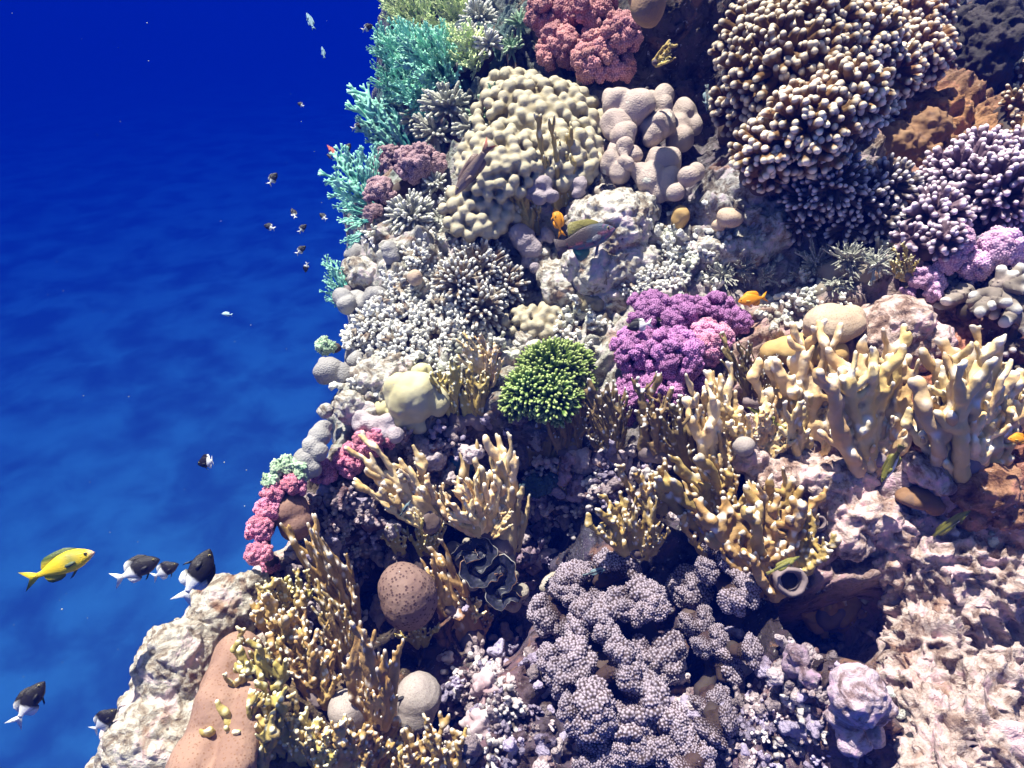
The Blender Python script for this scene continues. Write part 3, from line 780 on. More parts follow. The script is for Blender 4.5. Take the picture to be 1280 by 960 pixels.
boulder('pink_rock', 'long streaked pink white rock slope filling the lower right corner', 'rock', [(1150 + (i % 4) * 48 + (i // 4) * 6, 705 + (i // 4) * 52 + (i % 4) * 8, 52, .0 + .01 * (i % 3)) for i in range(24)] + [(1135,760,34),(1130,800,30),(1140,850,34)], (.56,.46,.43), .007, 34, .014, voxel=.0034, soft=5, streak=.034)
boulder('pink_rock', 'knobby pink white lump beside the orange crusted fire coral', 'rock', [(1160,590,22,.03),(1180,575,16,.02),(1145,580,14,.02),(1175,605,14,.02)], (.66,.52,.48), .004, 60, .008, voxel=.003)
boulder('rust_rock', 'rusty brown rock ledge at the right edge behind the curved fish', 'rock', [(1235,610,36,.02,1.4,.8,1),(1215,640,22),(1265,640,24)], (.36,.20,.12), .006, 50, .012, voxel=.0034)
boulder('rust_rock', 'smooth orange brown stone under the knobby pink lump', 'rock', [(1148,622,18,.03,1.6,.7,1),(1168,632,12,.02)], M['orange_rock'], .002, voxel=.003)
boulder('rust_rock', 'orange crusted knob between the two brightest fire corals', 'rock', [(1150,528,17,.02,.9,1.5,1),(1138,515,10,.02),(1153,556,12,.01)], (.36,.20,.12), .004, 70, .008, voxel=.003)
boulder('sponge_rock', 'orange brown bare rock below the golden coral head', 'rock', [(1120,185,34,.02,1.5,.8,1),(1155,165,28,.02),(1090,195,22,.0,1.3,.6,1),(1160,200,20,.02),(1190,155,16)], M['orange_rock'], .006, 40, .008, voxel=.0034)
boulder('shaded_rock', 'black shaded boulder in the top right corner', 'rock', [(1225,75,50,.05,.8,1.3,1),(1245,130,34,.05),(1205,40,26,.02)], M['shaded_rock'], .010, 40, .012, voxel=.0044)
boulder('violet_rock', 'pale violet boulder at the bottom right of centre', 'rock', [(1075,870,36,.05),(1100,885,22,.04),(1055,895,20,.03),(1065,925,20,.02),(1090,920,16,.02)], (.56,.46,.54), .004, 60, .006, voxel=.003)
boulder('violet_rock', 'violet knob rock above the pale violet boulder', 'rock', [(995,825,19,.03,.9,1.3,1),(1012,850,13,.02)], (.36,.28,.36), .004, 60, .008, voxel=.003)
boulder('violet_rock', 'dark violet stone low in the shaded gap at the bottom right', 'rock', [(1150,930,24,.0),(1135,905,16)], M['shaded_rock'], .003, voxel=.004)
boulder('violet_rock', 'lumpy lilac rock between the clam and the taupe coral head', 'rock', [(655,690,20,.02,1,.9,1),(678,665,15,.03,.8,1.5,1),(640,715,15),(690,700,15),(665,725,14,0,1.4,.7,1)], (.36,.28,.36), .007, 60, .014, voxel=.003)
boulder('violet_rock', 'upright lilac rock below the thin fire coral in the centre', 'rock', [(705,590,12,.05,.8,1.8,1),(720,610,12,.03,.8,1.6,1),(712,575,8,.05),(695,635,14,.02,1,1.4,1),(700,665,12)], (.36,.28,.36), .006, 65, .012, voxel=.0026)
boulder('violet_rock', 'violet pink rock bank left of the taupe coral head', 'rock', [(620,830,20,.03),(640,805,16,.02),(605,860,16,.03),(660,830,16,.02),(600,900,18,.02),(640,880,18,.02),(625,930,18,.02),(660,905,14)], M['crust'], .008, 55, .016, voxel=.0032)
boulder('sponge', 'blue sponge in the dark gap left of centre', 'sponge', [(578,580,18,.03),(590,598,13,.03),(570,600,10,.02)], M['sponge_blue'], .003, 70, .005, voxel=.003)
boulder('sponge', 'dark blue green netted sponge below the green coral', 'sponge', [(670,607,16,.04,1.5,.9,1),(690,600,10,.04)], M['sponge_dark'], .004, 90, .008, voxel=.0024)

# brain and dome corals
boulder('dome_coral', 'brown dome coral with dark dots left of the giant clam', 'coral', [(485,746,22,.12,1,1.7,1),(511,748,36,.12,1,1.2,1),(503,735,32,.12)], M['dome_brown'], .0008, voxel=.0022, soft=5, warp=.04)
boulder('dome_coral', 'grey dome coral low down among fire corals at the bottom', 'coral', [(522,872,31,.09),(520,888,26,.08)], M['dome_grey'], .0008, voxel=.0022)
boulder('dome_coral', 'small grey dome coral half hidden by a fire coral blade', 'coral', [(435,888,27,.07),(455,886,20,.06)], M['dome_grey'], .0008, voxel=.0022)
boulder('dome_coral', 'tan dotted dome coral on the left reef edge by the pink corals', 'coral', [(362,640,24,.0),(368,655,22,.0),(378,648,20,.0)], M['dome_tan'], .0006, voxel=.0022)
boulder('dome_coral', 'large tan leaning coral slab with rows of dots at the lower left', 'coral', [(299-i*3.0-i*i*.12,822+i*13,31+min(i,5)*1.6,.05) for i in range(13)]+[(314-i*3.2,868+i*13,26,.062) for i in range(9)], M['dome_tan'], .0022, voxel=.0028, soft=5, warp=.10)
boulder('dome_coral', 'beige dotted dome coral above the bright fire corals', 'coral', [(1042,405,28,.06,1.35,.8,1),(1062,397,16,.06),(1020,412,16,.05)], M['dome_tan2'], .0006, voxel=.0024)
boulder('dome_coral', 'ochre mound coral behind the bright fire coral blades', 'coral', [(1000,438,26,.03,1.5,.8,1),(1040,444,20,.03),(965,440,16,.02)], M['ochre'], .002, voxel=.003)
boulder('dome_coral', 'smooth brown dome coral at the top edge over the dark cavity', 'coral', [(810,8,22,.25,1,1.15,1),(806,-6,20,.25)], M['dome_top'], .0008, voxel=.003)
boulder('dome_coral', 'small brown dome coral under the pinkish lobe corals', 'coral', [(850,272,13,.03,.9,1.2,1)], M['ochre'], .001, voxel=.0026)
boulder('dome_coral', 'small dark tan knob in the shade beside the grey shelf', 'coral', [(913,272,14,.03,1.2,.9,1),(898,282,9,.02)], M['dome_tan2'], .001, voxel=.0026)
boulder('dome_coral', 'tiny beige dome among worn white branches', 'coral', [(519,347,10,.02)], M['dome_tan2'], .0004, voxel=.002)
boulder('dome_coral', 'pale green round dome on the teal reef corner', 'coral', [(577,82,8,.08)], M['porites_grey'], .0004, voxel=.0026)
boulder('dome_coral', 'grey knob beside the pale pinkish ledge at the fire corals', 'coral', [(929,558,13,.05)], M['dome_grey'], .001, voxel=.0024)

# yellow mound, knobby bommie, lobe corals
boulder('mound_coral', 'smooth pale yellow mound coral near the left edge', 'coral', [(515,497,32,.03,1.1,1,1),(497,485,20,.03),(540,505,22,.02),(480,510,14),(505,520,22,.01),(525,530,14)], M['porites_yellow'], .002, 30, .006, voxel=.003)
boulder('mound_coral', 'small yellow cup shaped coral above the yellow mound', 'coral', [(528,465,13,.02,1.1,.9,1),(528,462,7,.035)], M['porites_yellow'], .001, voxel=.0022)
def knobs(cx, cy, rx, ry, n, rk, seed, lift=.03):
    r = random.Random(seed); B = [(cx, cy, min(rx, ry) * .86, lift * .2, rx / min(rx, ry), ry / min(rx, ry), .8)]; pts = []
    for i in range(n * 12):
        a = r.uniform(0, 6.28); q = math.sqrt(r.random()); x = cx + math.cos(a) * rx * q; y = cy + math.sin(a) * ry * q
        if any(math.hypot(x - u, y - v) < rk * 1.25 for u, v in pts): continue
        pts.append((x, y)); 
        if len(pts) >= n: break
    return B, pts
def knobby(label, parts, n, rk, mat, seed, lift=.0):
    r = random.Random(seed); s = Soup(); c0 = None; allp = []
    for (cx, cy, rx, ry, ex) in parts:
        q, d = smooth_hit(cx, cy, rx * .5); c = ray(cx, cy) * (d - ex); k = (d - ex) / FPX
        if c0 is None: c0 = c
        bm = (RT, OUT.cross(RT).normalized(), OUT)
        ax = (rx * k, ry * k, min(rx, ry) * k * .55)
        o = c - OUT * ax[2] * .35
        allp.append((o, ax, k))
        for i in range(46):
            d_ = Vector((r.gauss(0, 1), r.gauss(0, 1), r.gauss(0, 1))).normalized()
            s.sphere(np.array(o + (bm[0] * d_.x * ax[0] + bm[1] * d_.y * ax[1] + bm[2] * d_.z * ax[2]) * .55 - c0), min(ax) * .62, seg=10)
    pts = []
    for i in range(n * 20):
        o, ax, k = r.choice(allp); bm = (RT, OUT.cross(RT).normalized(), OUT)
        d_ = Vector((r.gauss(0, 1), r.gauss(0, 1), abs(r.gauss(0, 1)) + .1)).normalized()
        p_ = o + bm[0] * d_.x * ax[0] + bm[1] * d_.y * ax[1] + bm[2] * d_.z * ax[2]
        rr = rk * k * r.uniform(.75, 1.25)
        if any((p_ - q_).length < (rr + r2) * .72 for q_, r2 in pts): continue
        if any(o2 is not o and sum((( (p_ - o2).dot(bm[j])) / ax2[j]) ** 2 for j in range(3)) < .8 for o2, ax2, _ in allp): continue
        pts.append((p_, rr)); s.sphere(np.array(p_ - c0), rr, seg=10)
        if len(pts) >= n: break
    V, F, nn = s.fuse(.0034, 2)
    tip = np.clip(1.35 - near(V, [p_ - c0 + OUT * rr * .9 for p_, rr in pts]) / (rk * allp[0][2] * 1.3), 0, 1)
    V = V + nn * (fbm(V, 60, 2, seed)[:, None] * .0015)
    o = link('knobby_coral', mk_mesh('knobby_coral', V, F, mat, {'tip': tip})); o.location = c0
    return tag(o, label, 'coral')
knobby('big yellow grey knobby coral bommie in the upper middle', [(672,150,82,62,.05),(625,200,52,50,.04),(700,190,50,50,.05),(600,262,48,36,.03),(640,110,34,26,.04)], 330, 8.5, M['knobby'], 5)
knobby('low smooth yellow grey coral patch above the green coral', [(675,402,46,22,.0)], 34, 6, M['knobby'], 8)
def lobes(label, pts, mat, ex=.05, grow=1.12, name='lobe_coral', disp=.0012):
    return boulder(name, label, 'coral', [(p_[0], p_[1], p_[2] * grow, ex + (p_[3] if len(p_) > 3 else 0)) for p_ in pts], mat, disp, voxel=.0026, soft=10, warp=.24)
lobes('smooth pinkish lobes of coral, upper left cluster beside the dark cavity', [(775,128,17),(795,135,20),(763,122,11),(770,158,16),(780,172,14),(805,128,14)], M['porites'], .07)
lobes('smooth pinkish lobe pair standing against the dark cavity', [(828,122,13,.02),(827,133,13,.02),(818,158,17),(832,155,14),(848,160,16),(856,140,14),(866,158,14),(850,172,15),(815,168,12)], M['porites'], .09)
lobes('large overhanging pinkish lobes over the small brown dome', [(830,205,20),(812,225,20),(790,235,15),(838,230,17),(862,222,12),(870,215,11),(800,215,13),(782,205,12),(820,238,14),(845,240,9),(780,185,11)], M['porites'], .08)
lobes('thin pinkish lobe column between cluster and knobby bommie', [(772,190,13),(765,205,13),(790,195,11),(775,215,12)], M['porites'], .05)
lobes('lilac lobes hanging left of the wrasse below yellow fire coral', [(655,298,15),(665,310,14),(648,292,10),(662,328,10),(668,335,9),(685,292,10)], M['porites_lilac'], .05)
lobes('small lilac lobe with a shiny top beside the yellow fire coral', [(668,238,11),(680,232,10),(673,246,9),(690,244,8)], M['porites_lilac'], .07)
lobes('small lilac knob on the right of the upright yellow fire coral', [(724,230,9),(724,242,8)], M['porites_lilac'], .05)
lobes('row of grey lobes along the left edge under the teal net coral', [(462,292,11),(470,290,9),(452,310,13),(460,320,9),(443,320,11),(436,335,11),(430,348,10)], M['porites_grey'], .03)
lobes('single grey lobe near the ivory finger coral', [(487,312,10),(487,320,9)], M['porites_grey'], .03)
lobes('grey lobe pair on the left edge beside the pale rock slab', [(428,372,10),(444,374,12),(466,373,13),(474,369,11),(457,380,11),(433,382,10)], M['porites_grey'], .04)
lobes('blunt grey lobe standing out on the left edge beside the green tuft coral', [(414,464,17),(420,480,13),(428,466,12),(413,495,10),(405,456,9)], M['porites_grey'], .04)
lobes('narrow grey lobe above the blunt edge lobe', [(440,438,9),(445,450,10),(438,445,8)], M['porites_grey'], .03)
lobes('row of lilac grey lobes under the yellow mound', [(450,522,9),(470,535,11),(452,530,9),(485,530,11),(495,543,10),(460,528,8),(478,545,10),(430,526,9)], M['porites_lilac'], .03)
lobes('grey lobes below the round pale knob on the left edge', [(398,545,13),(403,535,11),(390,558,12),(400,565,10)], M['porites_grey'], .03)
lobes('worn greenish lobe just inside the green blunt coral', [(385,575,13),(392,585,11),(380,590,11)], M['porites_grey'], .02)

# ================================================================== branching heads
colony('cauliflower_coral', 'large purple pink cauliflower coral above the fire corals', 'coral',
  [(812,395,34,.03),(850,400,36,.04),(890,395,34,.03),(920,400,22,.02),(800,440,38,.02),(845,445,42,.04),(885,430,34,.04),(795,490,32,.0),(830,490,34,.01),(870,480,24,.0),(790,520,20,-.02)], 'lobe', ('purple','purple_pink','purple_pink','purple_pink','purple','purple','purple_pink','purple','purple','purple','purple'), L=.046, spacing=.030, cap=100, base='base_dark')
colony('cauliflower_coral', 'rosy brown cauliflower coral at the top beside the knobby bommie', 'coral',
  [(690,20,36,.10),(735,20,44,.12),(775,45,32,.10),(700,60,36,.10),(745,75,38,.10),(775,85,22,.08),(690,-10,26,.1)], 'lobe', 'rose', L=.065, spacing=.046)
colony('cauliflower_coral', 'mauve brown cauliflower coral on the left edge under the teal fan', 'coral',
  [(485,205,26,.05),(520,205,30,.06),(475,240,22,.04),(545,205,16,.04),(468,265,12,.04)], 'lobe', 'mauve', L=.05, spacing=.034)
colony('cauliflower_coral', 'pink cauliflower coral on the left slope above the brown branches', 'coral',
  [(460,560,20,.02),(435,575,24,.02),(405,590,20,.02),(485,550,13,.01)], 'lobe', 'magenta', L=.034, spacing=.024)
colony('cauliflower_coral', 'small magenta coral tuft beneath the lilac grey lobes', 'coral', [(450,548,12,.03),(470,545,11,.03)], 'lobe', 'magenta', L=.03, spacing=.022)
colony('cauliflower_coral', 'small magenta coral button right of the magenta tuft', 'coral', [(489,549,8,.03)], 'lobe', 'magenta', L=.024, spacing=.02)
colony('cauliflower_coral', 'bright pink cauliflower coral on the edge beside the tan dome', 'coral',
  [(365,605,20,.02),(345,615,20,.02),(335,638,20,.02),(325,662,21,.02),(324,690,20,.02),(338,706,15,.02)], 'lobe', 'magenta', L=.034, spacing=.024)
colony('cauliflower_coral', 'big taupe cauliflower coral with white warts at the bottom centre', 'coral',
  [(725,735,44,.06),(760,720,40,.06),(700,765,38,.06),(800,760,46,.08),(745,790,50,.09),(715,830,46,.08),(770,840,50,.09),(820,820,44,.08),(800,880,48,.07),(740,890,44,.07)], 'warty', 'taupe', L=.074, spacing=.060, base='base_dark', squash=.75, thick=.92)
colony('cauliflower_coral', 'taupe cauliflower coral with crowded heads right of the big one', 'coral',
  [(862,735,34,.06),(895,705,30,.06),(925,740,32,.04),(870,775,26,.05),(945,725,20,.04)], 'warty', 'taupe', L=.070, spacing=.058, thick=.92)
colony('cauliflower_coral', 'narrow column of taupe coral heads in the dark gap', 'coral',
  [(885,800,26,.08),(905,835,30,.08),(890,870,28,.08),(925,815,22,.07),(900,900,24,.06)], 'warty', 'taupe', L=.070, spacing=.058, thick=.92, squash=.7)
colony('cauliflower_coral', 'taupe coral head cut by the bottom edge', 'coral', [(790,930,40,.05),(840,925,40,.05),(745,950,34,.04),(870,950,26,.04)], 'warty', 'taupe', L=.070, spacing=.058, thick=.92, squash=.6)
colony('cauliflower_coral', 'pink lilac cauliflower coral at the right edge', 'coral', [(1215,330,26,.05),(1250,310,28,.06),(1190,325,20,.04),(1165,350,20,.03),(1275,320,22,.05),(1200,300,16,.04)], 'lobe', 'lilac', L=.055, spacing=.036)
colony('cauliflower_coral', 'violet pink coral shoots in the shade beside the yellow sprig', 'coral', [(1150,350,16,.02),(1165,365,14,.02),(1140,362,10,.02)], 'lobe', 'lilac', L=.04, spacing=.028)

colony('finger_coral', 'vivid green finger coral in the middle of the reef', 'coral',
  [(690,468,46,.05),(715,455,30,.04),(660,490,34,.04),(690,495,40,.04),(725,480,22,.03),(645,505,22,.02)], 'plain', 'green', L=.040, spacing=.0165, cone=-.3, base='base_dark', squash=.9)
colony('finger_coral', 'small neat ivory finger coral near the left edge', 'coral', [(514,272,33,.05)], 'slim', 'ivory', L=.05, spacing=.024, cone=-.05)
colony('finger_coral', 'ivory finger coral fringe behind the mauve coral', 'coral', [(545,230,18,.03),(560,255,14,.02),(550,275,14,.02)], 'slim', 'ivory', L=.045, spacing=.028)
colony('finger_coral', 'massive golden finger coral with white tips in the upper right', 'coral',
  [(985,105,86,.14),(950,60,60,.10),(1010,50,66,.12),(940,130,54,.08),(1010,160,60,.10),(960,190,46,.08),(1060,120,50,.10)], 'finger', 'gold', L=.070, spacing=.030, cone=-.1, thick=1.25, base='base_dark')
colony('finger_coral', 'golden finger coral arm running to the top right', 'coral', [(1075,60,52,.12),(1120,40,50,.10),(1150,70,40,.08),(1110,95,40,.10),(1080,10,46,.10),(1150,15,40,.08)], 'finger', 'gold', L=.070, spacing=.031, thick=1.25)
colony('finger_coral', 'little golden finger coral at the top right beside the orange rock', 'coral', [(1075,150,30,.06),(1100,135,26,.06)], 'finger', 'white_tip', L=.06, spacing=.034)
colony('finger_coral', 'golden finger coral just below the massive golden head', 'coral', [(960,215,30,.05),(940,205,18,.04),(990,210,26,.05)], 'finger', 'gold', L=.06, spacing=.034, thick=1.15)
colony('finger_coral', 'golden coral sprigs at the top right corner edge', 'coral', [(1268,130,22,.05),(1275,165,20,.05),(1272,95,16,.05)], 'finger', 'gold', L=.06, spacing=.036)
colony('finger_coral', 'dark finger coral with white tips right of the cavity', 'coral', [(1040,230,44,.06),(1010,250,34,.05),(1075,250,40,.06),(1110,235,38,.05),(1060,280,30,.04),(1100,275,30,.04),(1000,280,24,.03)], 'slim', 'dark_tip', L=.06, spacing=.027, thick=1.1)
colony('finger_coral', 'mauve brown finger coral with violet tips at the right edge', 'coral', [(1200,230,56,.08),(1250,240,56,.10),(1170,270,40,.06),(1225,200,40,.08),(1270,200,40,.08),(1140,300,26,.04),(1180,300,26,.05)], 'finger', 'violet_tip', L=.062, spacing=.029)
colony('finger_coral', 'stout white finger coral at the right edge over the dark gap', 'coral', [(1250,365,34,.06),(1225,380,26,.05),(1275,385,26,.06),(1205,365,16,.03)], 'spike', 'white_tip', L=.08, spacing=.048, thick=1.3)
colony('finger_coral', 'shaded purple brown finger coral at the right edge under the stout white one', 'coral', [(1262,430,26,.02),(1275,465,22,.02)], 'spike', 'dark_tip', L=.06, spacing=.042)
colony('branching_coral', 'grey green fan of slender branches right of centre', 'coral', [(1020,330,34,.04),(1060,325,36,.04),(1095,330,28,.04),(1045,355,28,.03),(1000,345,20,.02)], 'thin', 'grey', L=.07, spacing=.036, cone=.0, base='base_pale', thick=.8)
colony('branching_coral', 'grey branching coral in a fan above the purple coral', 'coral', [(905,345,26,.02),(930,335,28,.02),(955,345,22,.02),(885,340,16,.01)], 'thin', 'grey', L=.06, spacing=.034, cone=.0, base='base_pale', thick=.8)
colony('branching_coral', 'worn brown and white branching coral head in the left middle', 'coral', [(600,340,40,.06),(575,355,36,.05),(625,360,36,.05),(600,385,40,.05),(635,385,20,.03),(615,320,22,.04)], 'slim', 'worn', L=.05, spacing=.025, base='base_dark', thick=1.1)
colony('branching_coral', 'flat bed of worn white stubs at the left below grey lobes', 'coral', [(470,405,34,.02),(510,400,36,.02),(445,420,26,.02),(500,435,34,.02),(545,420,34,.02),(550,385,28,.02)], 'stub', 'worn', L=.036, spacing=.028, squash=.5, base='base_dark')
colony('branching_coral', 'worn white stub bed around the tiny beige dome', 'coral', [(520,320,24,.01),(500,360,26,.01),(540,350,26,.01),(480,380,18,.01)], 'stub', 'worn', L=.034, spacing=.028, squash=.5, base='base_pale')
colony('branching_coral', 'dark stub coral with white knobs below the chalky white rock', 'coral', [(815,350,26,.01),(785,355,20,.01),(840,345,22,.01),(850,320,18,.0),(800,340,18)], 'stub', 'worn', L=.034, spacing=.027, squash=.6, base='base_dark')
colony('branching_coral', 'brown stub coral with pale caps beside the pink coral slope', 'coral', [(430,620,22,.03),(455,640,24,.03),(470,615,18,.02),(415,655,18,.02),(400,625,18,.02)], 'stub', 'crust', L=.04, spacing=.034, squash=.7)
colony('branching_coral', 'brown stub coral with pale caps in the dark hollow below the yellow mound', 'coral', [(520,565,22,.02),(545,560,18,.02),(530,585,18,.01),(505,545,14,.01)], 'stub', 'crust', L=.036, spacing=.032, squash=.7)
colony('branching_coral', 'turfy teal branching coral at the foot of the dark cavity', 'coral', [(620,130,26,.03),(650,110,18,.03),(600,145,20,.03),(640,60,18,.03),(650,30,18,.03)], 'slim', 'seagreen', L=.05, spacing=.036)

# net corals of the far left corner, tinted teal for distance haze: fans that point out over the drop
LW = Vector((-.75, -.35, .55))
colony('net_coral', 'big yellow green net coral crowning the far left corner at the top', 'coral', [(520,20,46,.10),(560,15,44,.12),(505,60,40,.08),(545,70,44,.10),(585,60,34,.10)], 'net', ('teal_yellow','teal_yellow','teal','teal','teal_yellow'), L=.13, spacing=.055, W=(-.35,-.5,.75), thick=.8, squash=.8, tilt=(-.25, 0, .5))
colony('net_coral', 'dark teal net coral hanging below the yellow green crown', 'coral', [(500,100,36,.06),(525,115,34,.06),(540,140,26,.05)], 'net', 'teal', L=.11, spacing=.055, W=(-.35,-.5,.7), thick=.8, tilt=(-.2, 0, .5))
colony('net_coral', 'grey green blunt coral spread above the knobby bommie', 'coral', [(560,135,34,.06),(545,165,30,.05),(590,160,22,.04),(520,150,22,.05)], 'slim', 'grey', L=.06, spacing=.036, W=(-.3,-.6,.7))
colony('net_coral', 'pale blunt finger coral at the top beside the rosy coral', 'coral', [(600,25,26,.10),(585,50,22,.08),(610,55,20,.08)], 'slim', 'ivory', L=.06, spacing=.036)
def fans(label, blades, L0, **k): return fire(label, blades, 'net', 'teal', name='net_coral', cat='coral', **k)
fans('yellow green fan coral reaching left over the blue water', [(500,185,438,112,.8),(505,180,462,118,.8),(510,185,485,125,.8),(500,190,448,148,.8),(495,195,458,168,.7),(505,178,515,125,.7)], 0, toward=.1, yaw=.3)
fans('broad teal fan coral at the left edge beside the mauve coral', [(458,250,412,195,.9),(460,245,432,185,.8),(462,255,408,228,.9),(458,265,418,255,.8),(462,240,452,185,.7),(465,275,425,280,.7),(462,290,428,305,.7),(468,225,470,180,.6)], 0, toward=.1, yaw=.3)
fans('small teal fan coral on the left edge by the grey lobe pair', [(432,368,405,328,.8),(432,375,403,352,.8),(433,382,408,375,.8),(434,362,418,325,.7)], 0, toward=.1, yaw=.3)
colony('blunt_coral', 'small green tuft coral on the left edge above the blunt grey lobe', 'coral', [(408,432,15,.03)], 'smooth_lobe', 'seagreen', L=.03, spacing=.022, W=(-.5,-.5,.6))
colony('blunt_coral', 'green blunt branching coral on the lower left edge over the water', 'coral', [(360,585,20,.03),(345,600,17,.03),(372,590,14,.03)], 'smooth_lobe', 'seagreen', L=.036, spacing=.024, W=(-.5,-.5,.6))

# ================================================================== fire corals
fire_patch('row of thin fire coral blades in front of the green coral', 640,585, 735,560, 9, 66, 'thin', 'fire_dark', 4)
fire('tall thin fire coral spike rising before the green coral', [(715,560,700,470,.6),(718,560,712,500,.6),(708,565,706,520,.5)], 'thin', 'fire_dark')
fire('fan shaped fire coral between the green and purple corals', [(768,560,748,462,.9),(770,560,770,470,.8),(772,565,735,490,.7),(768,570,760,500,.8),(775,570,782,500,.7)], 'thin', 'fire_dark', yaw=.3)
fire('short blunt fire coral with white tips below the fan shaped one', [(755,566,745,520,.9),(757,570,760,530,.8)], 'knob', 'fire_dark')
fire_patch('tall dull fire coral fingers in front of the purple coral', 808,560, 872,585, 6, 88, 'thin', 'fire_dark', -8, width=1.2)
fire('pale fire coral column at the right foot of the purple coral', [(895,585,885,455,.8),(905,570,898,485,.9),(880,560,872,470,.6),(915,600,902,530,.9),(900,560,885,500,.8)], 'knob', 'fire_pale', yaw=.8)
fire('dark fire coral sprays right of the purple coral', [(935,500,905,425,.8),(940,500,925,418,.8),(950,500,948,430,.8),(960,505,968,440,.8),(945,515,975,470,.7)], 'thin', 'fire_dark')
fire('bright cream fire coral with tall fingers below the ochre mound', [(1000,560,985,430,.9),(1010,560,1008,420,.8),(1020,555,1035,425,.8),(990,565,972,500,.7),(1025,560,1048,480,.7),(1005,570,995,480,.8)], 'knob', 'fire_pale', yaw=.6)
fire('brightest cream fire coral spreading branches in the right middle', [(1080,570,1070,425,1.0),(1090,565,1098,420,.9),(1085,575,1055,470,.9),(1095,570,1130,450,.9),(1100,560,1150,490,.8),(1075,590,1078,510,.9),(1090,590,1115,530,.9)], 'plate', 'fire_pale', yaw=.6)
fire('tall cream fire coral clump at the right edge', [(1190,580,1185,415,.9),(1205,575,1215,410,.9),(1215,580,1240,430,.9),(1225,585,1265,460,.9),(1195,590,1165,490,.9),(1210,595,1200,500,1.),(1230,600,1240,510,1.),(1180,570,1160,450,.8),(1200,560,1205,470,1.),(1235,590,1225,520,1.),(1185,590,1180,520,1.)], 'knob', 'fire_pale', yaw=.8, width=.95)
fire('cream fire coral tips poking in at the far right edge', [(1262,520,1278,455,.9),(1268,535,1290,470,.9)], 'knob', 'fire_pale')
fire('low cream fire coral lumps round the striped olive wrasse', [(935,560,925,505,1.1),(945,565,962,520,1.),(925,555,912,520,1.),(955,570,985,530,1.)], 'knob', 'fire_pale', yaw=.7)
fire('stout fire coral with rounded white tips left of the pink ledge', [(900,660,820,560,.7),(905,655,850,590,.8),(910,650,878,575,.7),(905,665,870,620,.8),(900,640,905,590,.8),(915,660,940,600,.8)], 'knob', 'fire', yaw=.7, width=1.1)
fire('short fire coral knobs with white tips left of the stout one', [(820,640,800,580,1.),(822,645,812,588,.9),(825,640,828,600,1.)], 'knob', 'fire', yaw=.7, off=.06)
fire('white tipped fire coral stubs above the big taupe coral', [(780,680,748,622,1.),(785,685,765,630,1.),(790,680,782,640,.9),(795,690,808,650,.9),(800,690,798,610,.7),(815,690,825,655,.9)], 'knob', 'fire', yaw=.7, off=.07)
fire('small white tipped fire coral above the crowded taupe heads', [(890,690,872,632,1.),(895,690,890,640,1.),(900,690,908,632,.9),(905,700,915,660,.9)], 'knob', 'fire', yaw=.7)
fire('large knobby ochre fire coral plate beside the worm snail', [(960,720,930,610,.9),(965,710,960,600,.9),(975,700,985,610,.9),(985,715,1010,640,.9),(960,740,925,680,.9),(975,735,960,660,1.),(990,720,1000,660,1.)], 'plate', 'fire', yaw=.9, width=1.15)
fire('ochre fire coral plates with white knobs right of the worm snail', [(1030,770,1015,665,.9),(1035,765,1050,650,.9),(1045,760,1085,680,.9),(1040,780,1030,710,1.),(1050,775,1090,730,1.),(1035,790,1045,740,.9)], 'plate', 'fire', yaw=.9, width=1.15)
fire('upright narrow fire coral in the centre left', [(625,680,598,530,.55),(628,675,608,560,.6),(632,675,625,580,.6),(640,680,642,600,.6),(630,690,622,625,.7)], 'knob', 'fire_pale', yaw=.5, off=.07, width=1.15)
fire('thin fire coral pair under the netted blue green sponge', [(700,620,690,565,.8),(705,620,702,575,.8),(708,622,715,580,.7)], 'thin', 'fire')
fire('diagonal fire coral ridge on the left slope', [(535,650,452,562,.6),(540,650,480,580,.7),(545,648,500,590,.7),(548,645,530,600,.8),(550,650,545,610,.8),(530,655,490,620,.7)], 'knob', 'fire_pale', yaw=.7, off=.07, width=1.15)
fire('curved fire coral with pointed tips before the blue sponge', [(605,665,550,605,.7),(608,665,575,600,.8),(610,662,600,590,.7),(600,668,560,640,.7),(615,668,640,640,.7)], 'knob', 'fire_pale', yaw=.6, off=.07, width=1.1)
fire('fire coral tuft above the brown dotted dome', [(500,690,490,660,1.),(530,690,520,650,.9),(540,690,545,655,.9),(532,690,535,665,1.)], 'knob', 'fire_yellow', yaw=.6)
fire('thin leaning fire coral between brown dome and giant clam', [(590,795,520,680,.45),(592,795,545,720,.5),(595,795,572,745,.6),(598,795,605,760,.8),(560,760,530,700,.6)], 'knob', 'fire', yaw=.6, off=.06, width=1.1)
fire('small white antler fire coral below the giant clam', [(585,775,600,750,1.1),(583,778,578,748,1.)], 'knob', 'fire_pale')
fire('small yellow fire coral at the foot of the brown dome', [(525,805,510,778,1.),(528,805,528,775,1.)], 'knob', 'fire_yellow')
fire('tall edge on fire coral wall in the lower left', [(435,780,375,655,.55),(438,785,395,670,.6),(440,790,410,695,.6),(445,800,425,720,.7),(440,810,400,740,.7),(432,820,415,760,.7),(425,840,405,790,.7)], 'plate', 'fire', yaw=1.1, width=.8, off=.05)
fire('upright fire coral blade with white edge left of the grey dome', [(470,900,452,790,.6),(475,900,468,800,.6),(478,905,482,840,.6),(470,905,460,850,.7)], 'plate', 'fire', yaw=.6, off=.10)
fire_patch('yellow tipped fire coral thicket over the tan slab', 335,850, 320,965, 11, 62, 'knob', 'fire_yellow', -12, yaw=.9)
fire_patch('yellow fire coral thicket in the bottom left', 350,930, 420,965, 8, 58, 'knob', 'fire_yellow', -6, yaw=.9)
fire_patch('dim fire coral thicket between wall and tan slab', 350,800, 400,880, 9, 60, 'knob', 'fire', -10, yaw=.9)
